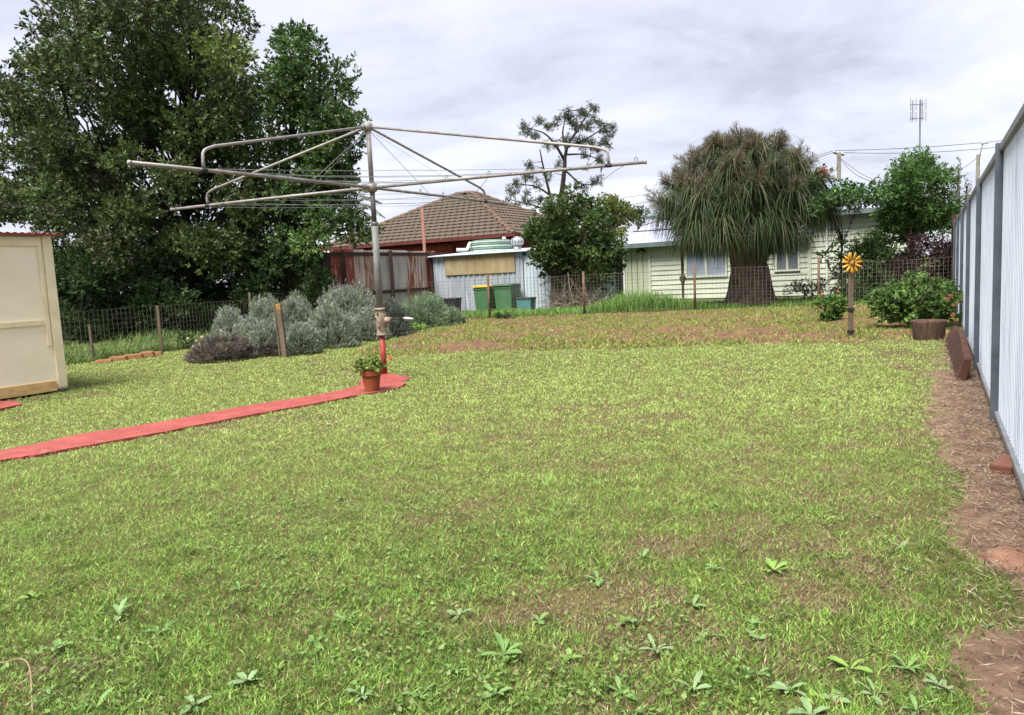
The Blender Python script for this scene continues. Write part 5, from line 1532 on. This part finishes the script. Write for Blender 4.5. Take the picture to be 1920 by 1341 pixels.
lavender(735, 562, 633, 76, 'dark lavender bush behind the hoist crank handle', [(0.13, 0.15, 0.115), (0.17, 0.2, 0.16), (0.09, 0.11, 0.08)], spikes=20)
lavender(795, 551, 618, 112, 'greener lavender bush right of the hoist post', LCG, spikes=90)
lavender(848, 580, 613, 46, 'smallest green lavender bush at the right end of the row', LCG, spikes=20)
bush('weedy_bush', 'patch of bright green weed at the foot of the greener lavender', 0, 0, 0, 0.22, 0.24, 12, 0.07, 900, 5, 0.05, 0.03, [(0.15, 0.26, 0.05), (0.2, 0.32, 0.07)], None, lm='soft_leaf', ground=gp(782, 628), length=0.06)
bush('weedy_bush', 'leafy green weed at the foot of the wire fence near the bins', 0, 0, 0, 0.3, 0.22, 14, 0.07, 800, 5, 0.06, 0.035, GB, None, lm='soft_leaf', ground=gp(945, 601), length=0.06)

# ------------------------------------------------------------------ grass
def wedge(n, y0, y1, pw):
    """sample points in the field of view (with margins), density ~ Y**-pw"""
    u = rng.random(n)
    k = 2 - pw                                     # integrates Y * Y**-pw
    Y = (y0 ** k + u * (y1 ** k - y0 ** k)) ** (1 / k)
    X = (rng.random(n) * 2 - 1) * (0.78 * Y + 0.7)
    return X, Y
PATH_XY = [(p.x, p.y) for p in PATH]
shed_poly = [tuple((SHED_C + NS * 0.03)[:2]), tuple((SHED_C - E2 * SL + NS * 0.03)[:2]), tuple((SHED_C - E2 * SL - NS * SW)[:2]), tuple((SHED_C - NS * SW)[:2])]
def side_left(x, y):                               # inside the left wire fence
    return (x - (-6.39)) * E2.y - (y - 13.85) * E2.x > 0.05
dry_px = [(1180, 1085, 0.30, 1.0), (1090, 1100, 0.25, .7), (1240, 1010, 0.35, .7), (900, 925, 0.7, .55), (720, 990, 0.5, .55), (560, 960, 0.5, .5), (820, 1010, 0.4, .5), (1000, 970, 0.5, .5), (530, 940, 0.3, .7),
          (60, 1050, 0.22, .9), (1560, 1160, 0.2, .5), (1800, 1150, 0.35, .6), (650, 1290, 0.16, .8), (80, 1240, 0.25, .7), (1350, 1230, 0.2, .6), (1295, 745, 0.35, .9), (1700, 665, 0.45, 1.3), (1690, 682, 0.35, 1.2),
          (180, 872, 0.5, .5), (960, 1150, 0.4, .35), (1700, 960, 0.4, .4), (420, 720, 0.5, .4), (1850, 1250, 0.25, .8), (1240, 1300, 0.2, .6), (270, 1110, 0.25, .6)]
lush_px = [(200, 1000, 1.0, .8), (330, 900, 0.9, .6), (150, 1130, 0.5, .5), (700, 900, 0.7, .3), (1180, 700, 1.4, .5)]
def dryness(x, y):
    d = 0.36 * vnoise(x, y, 0.75, 31) + 0.38 * vnoise(x, y, 0.24, 32) + 0.26 * vnoise(x, y, 0.08, 33)
    d = (d - 0.5) * 2.0 + 0.26
    for px, py, r, a in dry_px:
        c_ = gp(px, py); r = r * 0.7
        d = d + 0.30 * a * np.exp(-((x - c_.x) ** 2 + ((y - c_.y) * 0.9) ** 2) / (r * r))
    for px, py, r, a in lush_px:
        c_ = gp(px, py)
        d = d - 0.35 * a * np.exp(-((x - c_.x) ** 2 + (y - c_.y) ** 2) / (r * r))
    return d
def grass_cols(x, y, n):
    dr = dryness(x, y) + 0.10 * rng.normal(size=n)
    far = np.clip((y - 2.6) / 3.2, 0, 1)
    g1 = palette(n, [(0.135, 0.23, 0.044), (0.18, 0.285, 0.058), (0.08, 0.155, 0.032), (0.245, 0.32, 0.085)], [0.32, 0.3, 0.2, 0.18], 0.16)
    g2 = palette(n, [(0.285, 0.37, 0.105), (0.33, 0.40, 0.13), (0.22, 0.31, 0.078)], None, 0.12)
    dryc = palette(n, [(0.29, 0.225, 0.135), (0.37, 0.30, 0.195), (0.20, 0.14, 0.09), (0.25, 0.25, 0.11)], [0.32, 0.24, 0.24, 0.2], 0.15)
    c_ = g1 * (1 - far)[:, None] + g2 * far[:, None]
    fine = 0.45 + 0.62 * vnoise(x, y, 0.09, 36) + 0.46 * vnoise(x, y, 0.028, 37)
    fine = 1 + (fine - 1) * (1 - 0.45 * far)
    c_ = c_ * 1.22 * fine[:, None]
    isdry = rng.random(n) < np.clip((dr - 0.30 - 0.14 * far) * 1.55, 0.06, 0.9)
    c_[isdry] = dryc[isdry]
    return c_, dr
N_ = 800000
X, Y = wedge(N_, 1.15, 16.5, 1.75)
jx, jy = 0.035 * rng.normal(size=(2, N_))
ok = (~inpoly(X + jx, Y + jy, PATH_XY)) & (~inpoly(X, Y, shed_poly)) & (~inpoly(X, Y, [(p.x, p.y) for p in SLAB]))
ok &= left_of_bed(X, Y) | (bed_depth(X, Y) < 0.05 + 0.9 * (vnoise(X, Y, 0.55, 5) - 0.5) + 0.4 * (vnoise(X, Y, 0.15, 55) - 0.5) + 0.35 * np.abs(rng.normal(size=N_)) ** 2)
sm = strip_mask(X, Y)
ok &= (sm + 0.25 * (vnoise(X, Y, 0.3, 8) - 0.5) > 0.12 * rng.random(N_)) | ((rng.random(N_) < 0.05) & (sm > -0.5))
ok &= side_left(X, Y)
dens_keep = np.clip(1.25 - 0.5 * np.clip(dryness(X, Y), 0, 1.4), 0.3, 1)
ok &= rng.random(N_) < dens_keep * np.clip(0.5 + 1.1 * vnoise(X, Y, 0.11, 38), 0, 1)
X, Y = X[ok], Y[ok]
n = len(X)
C_, dr = grass_cols(X, Y, n)
az = rng.uniform(0, 2 * PI, n)
lean = np.abs(rng.normal(1.15, 0.55, n))
D_ = unit(np.stack([np.cos(az) * lean, np.sin(az) * lean, np.ones(n)], 1))
tuft = vnoise(X, Y, 0.16, 41) * 0.6 + vnoise(X, Y, 0.05, 42) * 0.4
Lg = (0.012 + 0.021 * rng.random(n)) * (0.55 + 1.05 * tuft) * np.clip(1.15 - 0.25 * dr, 0.5, 1.3)
Wg = np.maximum(0.0036, 0.00098 * Y) * (0.7 + 0.6 * rng.random(n))
S_ = unit(np.cross(D_, rdir(n)))
tag(leaves('lawn_grass', np.stack([X, Y, np.full(n, -0.002)], 1), D_, S_, Lg, Wg, C_, M['grass'], fold=-0.14, wide=0.42), 'short mown green grass of the lawn with dry patches', 'grass', kind='stuff')
# clover and small creeping leaves
N_ = 60000
X, Y = wedge(N_, 1.15, 7.0, 1.9)
cv = vnoise(X, Y, 0.45, 51) * 0.6 + vnoise(X, Y, 0.15, 52) * 0.4
c0 = gp(180, 1020)
cv = cv + 0.16 * np.exp(-((X - c0.x) ** 2 + (Y - c0.y) ** 2) / 2.5)
ok = (cv + 0.10 * rng.normal(size=N_) > 0.66) & (~inpoly(X, Y, PATH_XY)) & (strip_mask(X, Y) > 0.1) & side_left(X, Y)
X, Y = X[ok], Y[ok]; n = len(X)
az = rng.uniform(0, 2 * PI, n)
D_ = unit(np.stack([np.cos(az), np.sin(az), rng.uniform(0.1, 0.7, n)], 1))
tag(leaves('clover_leaves', np.stack([X, Y, rng.uniform(0.008, 0.03, n)], 1), D_, unit(np.cross(D_, np.array([0, 0, 1.0]) + 0.4 * rdir(n))), rng.uniform(0.008, 0.026, n), rng.uniform(0.006, 0.015, n),
    palette(n, [(0.12, 0.21, 0.04), (0.15, 0.25, 0.055), (0.09, 0.16, 0.03), (0.19, 0.26, 0.09)], None, 0.18), M['grass']), 'patches of small clover leaves low in the lawn', 'clover', kind='stuff')

# weeds of the garden bed
N_ = 210000
X = rng.uniform(-5.0, 10.5, N_); Y = rng.uniform(9.3, 19.6, N_)
bd = bed_depth(X, Y)
wn = vnoise(X, Y * 1.8, 1.0, 61) * 0.55 + vnoise(X, Y, 0.3, 62) * 0.45
ok = (bd > -0.05) & ~left_of_bed(X, Y) & (Y + 0.22 * X < 19.2) & side_left(X, Y) & (strip_mask(X, Y) > -1.2)
pk = np.clip((wn - 0.33) * 4.0, 0.05, 1)
pk *= np.where(bd < 0.8, 0.45 + 0.5 * vnoise(X, Y, 0.6, 63), 1)
ok &= rng.random(N_) < pk
X, Y = X[ok], Y[ok]; n = len(X)
az = rng.uniform(0, 2 * PI, n); lean = np.abs(rng.normal(0.9, 0.4, n))
D_ = unit(np.stack([np.cos(az) * lean, np.sin(az) * lean, np.ones(n)], 1))
gcol = palette(n, [(0.23, 0.28, 0.06), (0.28, 0.31, 0.075), (0.16, 0.25, 0.055), (0.30, 0.23, 0.12), (0.22, 0.14, 0.08)], [0.28, 0.20, 0.28, 0.14, 0.10], 0.16)
tag(leaves('bed_weeds', np.stack([X, Y, np.full(n, 0.01)], 1), D_, unit(np.cross(D_, rdir(n))), rng.uniform(0.04, 0.10, n), rng.uniform(0.012, 0.02, n), gcol * 1.12, M['grass'], fold=-0.12), 'yellowing low weeds over the brown soil of the garden bed', 'weeds', kind='stuff')

# straw over the dirt strip
N_ = 80000
s_ = rng.uniform(-4.2, 5.6, N_) ; d_ = rng.uniform(0, 1.35, N_)
X = FP0.x + E2.x * s_ + NF.x * d_; Y = FP0.y + E2.y * s_ + NF.y * d_
ok = strip_mask(X, Y) < 0.12 * rng.normal(size=N_)
X, Y = X[ok], Y[ok]; n = len(X)
D_ = unit(np.stack([rng.normal(size=n), rng.normal(size=n), rng.normal(0.12, 0.22, n)], 1))
zz_ = 0.035 * vnoise(X, Y, 0.22, 9) + 0.02 * vnoise(X, Y, 0.08, 10) + 0.008
tag(leaves('straw', np.stack([X, Y, zz_], 1), D_, unit(np.cross(D_, np.array([0, 0, 1.0]) + 0.5 * rdir(n))), rng.uniform(0.02, 0.065, n), rng.uniform(0.002, 0.0042, n),
    palette(n, [(0.27, 0.205, 0.14), (0.34, 0.27, 0.19), (0.18, 0.125, 0.085), (0.12, 0.08, 0.055)], None, 0.15), M['dry'], fold=0.02), 'dry straw littering the dirt strip below the steel fence', 'straw', kind='stuff')

# long grass behind the back fence
N_ = 30000
X = rng.uniform(-5, 10.5, N_)
base_y = np.interp(X, [p.x for p in bfp], [p.y for p in bfp])
Y = base_y + 0.12 + rng.random(N_) ** 1.3 * 4.2
mc = gp(1205, 590)
mound = np.exp(-((X - (mc.x + 0.15)) / 1.15) ** 2) * np.exp(-((Y - base_y - 1.0) / 1.0) ** 2)
mound2 = 0.35 * np.exp(-((X + 0.4) / 1.6) ** 2) * np.exp(-((Y - base_y - 1.0) / 1.2) ** 2)
keep = rng.random(N_) < (0.45 + 0.55 * np.clip(mound + mound2, 0, 1))
X, Y, mound, mound2, base_y = X[keep], Y[keep], mound[keep], mound2[keep], base_y[keep]
n = len(X)
hgt = (0.10 + 0.14 * vnoise(X, Y, 0.6, 71) + 0.40 * mound + 0.25 * mound2) * rng.uniform(0.6, 1.15, n)
az = rng.uniform(0, 2 * PI, n)
o_ = np.stack([np.cos(az), np.sin(az), np.zeros(n)], 1)
tt = np.array([0, 0.35, 0.7, 1.0])
pth = np.stack([X, Y, np.full(n, -0.01) + 0.16 * mound], 1)[:, None, :] + hgt[:, None, None] * (np.array([0, 0, 1.0])[None, None, :] * (tt - 0.22 * tt ** 3)[None, :, None] + o_[:, None, :] * (0.55 * tt ** 2)[None, :, None])
tag(ribbons('long_grass', pth, np.stack([-np.sin(az), np.cos(az), np.zeros(n)], 1), np.outer(rng.uniform(0.010, 0.017, n), [1, 0.9, 0.6, 0.1]),
    palette(n, [(0.10, 0.22, 0.035), (0.14, 0.28, 0.045), (0.18, 0.31, 0.06), (0.08, 0.16, 0.03)], None, 0.14), M['grass']), 'long bright green grass growing behind the wire mesh fence', 'grass', kind='stuff')
mm = MB()
vs, fs = [], []
mcx, mcy = mc.x + 0.15, float(np.interp(mc.x + 0.15, [p.x for p in bfp], [p.y for p in bfp])) + 1.0
# grass at fence feet on the left side
N_ = 9000
t_ = rng.random(N_)
a_, b2_ = np.array(lfp[1]), np.array(lfp[4])
pp_ = a_[None] + (b2_ - a_)[None] * t_[:, None]
off = rng.random(N_) ** 1.4 * 3.2 - 0.25
pp_[:, 0] -= off * E2.y; pp_[:, 1] += off * E2.x
n = N_
az = rng.uniform(0, 2 * PI, n); o_ = np.stack([np.cos(az), np.sin(az), np.zeros(n)], 1)
hgt = (0.10 + 0.26 * vnoise(pp_[:, 0], pp_[:, 1], 0.5, 72)) * rng.uniform(0.6, 1.2, n)
pth = (pp_ + np.array([0, 0, -0.01]))[:, None, :] + hgt[:, None, None] * (np.array([0, 0, 1.0])[None, None, :] * (tt - 0.22 * tt ** 3)[None, :, None] + o_[:, None, :] * (0.5 * tt ** 2)[None, :, None])
tag(ribbons('long_grass', pth, np.stack([-np.sin(az), np.cos(az), np.zeros(n)], 1), np.outer(rng.uniform(0.008, 0.014, n), [1, 0.9, 0.6, 0.1]),
    palette(n, [(0.10, 0.18, 0.04), (0.15, 0.23, 0.06), (0.20, 0.23, 0.08), (0.07, 0.13, 0.03)], None, 0.14), M['grass']), 'tufts of long grass along and behind the left wire fence', 'grass', kind='stuff')

# ------------------------------------------------------------------ flat weeds in the lawn
def leaf_blade(name, L, W, mat_, seed):
    r = random.Random(seed)
    K = 7
    vs, fs = [], []
    for i in range(K + 1):
        t_ = i / K
        w_ = W * (0.16 + 0.84 * math.sin(PI * min(1, t_ ** 1.5 * 0.86 + 0.06))) * (1 + (0.12 if i % 2 else -0.08)) if i < K else 0.001
        y = L * t_
        z = L * (0.42 * t_ - 0.40 * t_ * t_) + 0.004
        vs += [(-w_ / 2, y, z + w_ * 0.16), (0, y, z), (w_ / 2, y, z + w_ * 0.16)]
    for i in range(K):
        a = 3 * i
        fs += [(a, a + 1, a + 4, a + 3), (a + 1, a + 2, a + 5, a + 4)]
    me = bpy.data.meshes.new(name)
    me.from_pydata(vs, [], fs)
    me.polygons.foreach_set('use_smooth', [True] * len(me.polygons))
    me.materials.append(mat_)
    return me
def weedmat(name, c1, c2):
    mt = mat(name, c1, c2, 30, 0.6, 0, 0.2, 60, spec=0.25)
    return mt
wm = [weedmat('weed_leaf', (0.095, 0.18, 0.05), (0.13, 0.22, 0.065)), weedmat('weed_leaf_pale', (0.125, 0.205, 0.08), (0.165, 0.24, 0.105)), weedmat('weed_leaf_bright', (0.12, 0.215, 0.04), (0.16, 0.25, 0.055))]
lm_ = [leaf_blade('leaf', 0.105, 0.032, wm[k % 3], k) for k in range(3)] + [leaf_blade('leaf', 0.085, 0.036, wm[k % 3], k + 5) for k in range(3)]
weeds = [(1120, 1085, 1.2), (1205, 1040, 1.0), (1070, 1230, 1.1), (1230, 1215, 1.3), (945, 1225, 1.2), (1165, 1295, 1.3), (930, 1300, 1.0), (790, 1300, 1.0), (680, 1300, .9), (855, 1255, 1.1), (1320, 1190, 1.1), (1410, 1165, 1.2), (1450, 1065, 1.0), (1420, 1195, 1.0), (1300, 1290, 1.3), (1420, 1260, 1.2), (1595, 1250, 1.3), (1640, 1300, 1.2), (1760, 1280, 1.2), (1700, 1250, 1.1), (1770, 1290, 1.1), (1720, 1330, 1.2), (1800, 925, 1.0), (1560, 1035, .9), (1690, 1020, .9), (1700, 1065, .9), (1640, 965, .9), (1350, 945, .8), (1300, 1130, .9),
         (1010, 1160, .9), (860, 1150, .9), (650, 1160, .9), (300, 1180, 1.3), (225, 1150, 1.2), (110, 1215, 1.1), (60, 1115, 1.1), (450, 1100, 1.0), (465, 1275, 1.1), (520, 1250, .9), (365, 1320, 1.3), (180, 1320, 1.1), (95, 1300, 1.0), (590, 1200, .9), (740, 1030, .8), (930, 1040, .8), (815, 888, .9), (1560, 1310, 1.1), (1480, 1290, 1.0), (1850, 1170, .8), (1520, 1340, 1.2), (1180, 1160, .9), (1340, 1060, .8), (520, 1040, .8), (400, 960, .8), (640, 930, .8)]
ORD = ['first', 'second', 'third', 'fourth', 'fifth', 'sixth', 'seventh', 'eighth', 'ninth', 'tenth', 'eleventh', 'twelfth', 'thirteenth', 'fourteenth', 'fifteenth', 'sixteenth']
BANDS = [(1285, 'along the bottom edge of the picture'), (1235, 'just above those at the bottom edge'), (1175, 'in the near lawn, third row up'), (1100, 'in the near lawn, fourth row up'), (1020, 'below the middle of the lawn'), (0, 'nearest the middle of the lawn')]
def band_of(py): return next(i for i, b_ in enumerate(BANDS) if py >= b_[0])
weed_rank = {}
for bi in range(len(BANDS)):
    for r_i, wd_i in enumerate(sorted((w_ for w_ in weeds if band_of(w_[1]) == bi), key=lambda w_: w_[0])):
        weed_rank[wd_i] = '%s flat weed from the left, %s' % (ORD[r_i], BANDS[bi][1])
for k_, (px, py, s_) in enumerate(weeds):
    c_ = gp(px, py + 8)
    r_ = random.Random(k_ * 3 + 1)
    root = empty('flat_weed', c_ + UP * 0.002, weed_rank[weeds[k_]], 'weed', 'flat weeds in the lawn')
    nl = r_.randint(4, 9)
    ws_ = r_.uniform(0.6, 1.1); s_ = s_ * r_.uniform(0.6, 1.15)
    a0_ = r_.uniform(0, 6.28)
    kind_ = r_.choice([0, 0, 1, 1, 2])
    for i in range(nl):
        o = bpy.data.objects.new('leaf', lm_[kind_ + (3 if r_.random() < 0.4 else 0)])
        q = s_ * r_.uniform(0.5, 1.0) * 0.60
        o.scale = (q * ws_, q, q * 0.9)
        o.rotation_euler = (r_.uniform(0.0, 0.6), r_.uniform(-0.3, 0.3), a0_ + i * 6.28 / nl + r_.uniform(-.35, .35))
        o.parent = root
        col.objects.link(o)
# a bent dry runner in the near left corner
p0, p1_, p2_ = gp(0, 1255), gp(55, 1275), gp(62, 1341)
tag(MB().tube(smoothpath([p0 + UP * 0.02, p1_ + UP * 0.055, p2_ + UP * 0.01], 12), 0.0021, 6).build('grass_runner', mat('dry_runner', (0.26, 0.19, 0.12), (0.20, 0.13, 0.08), 20, 0.9)), 'pale bent runner stalk in the near left corner of the lawn', 'stalk')
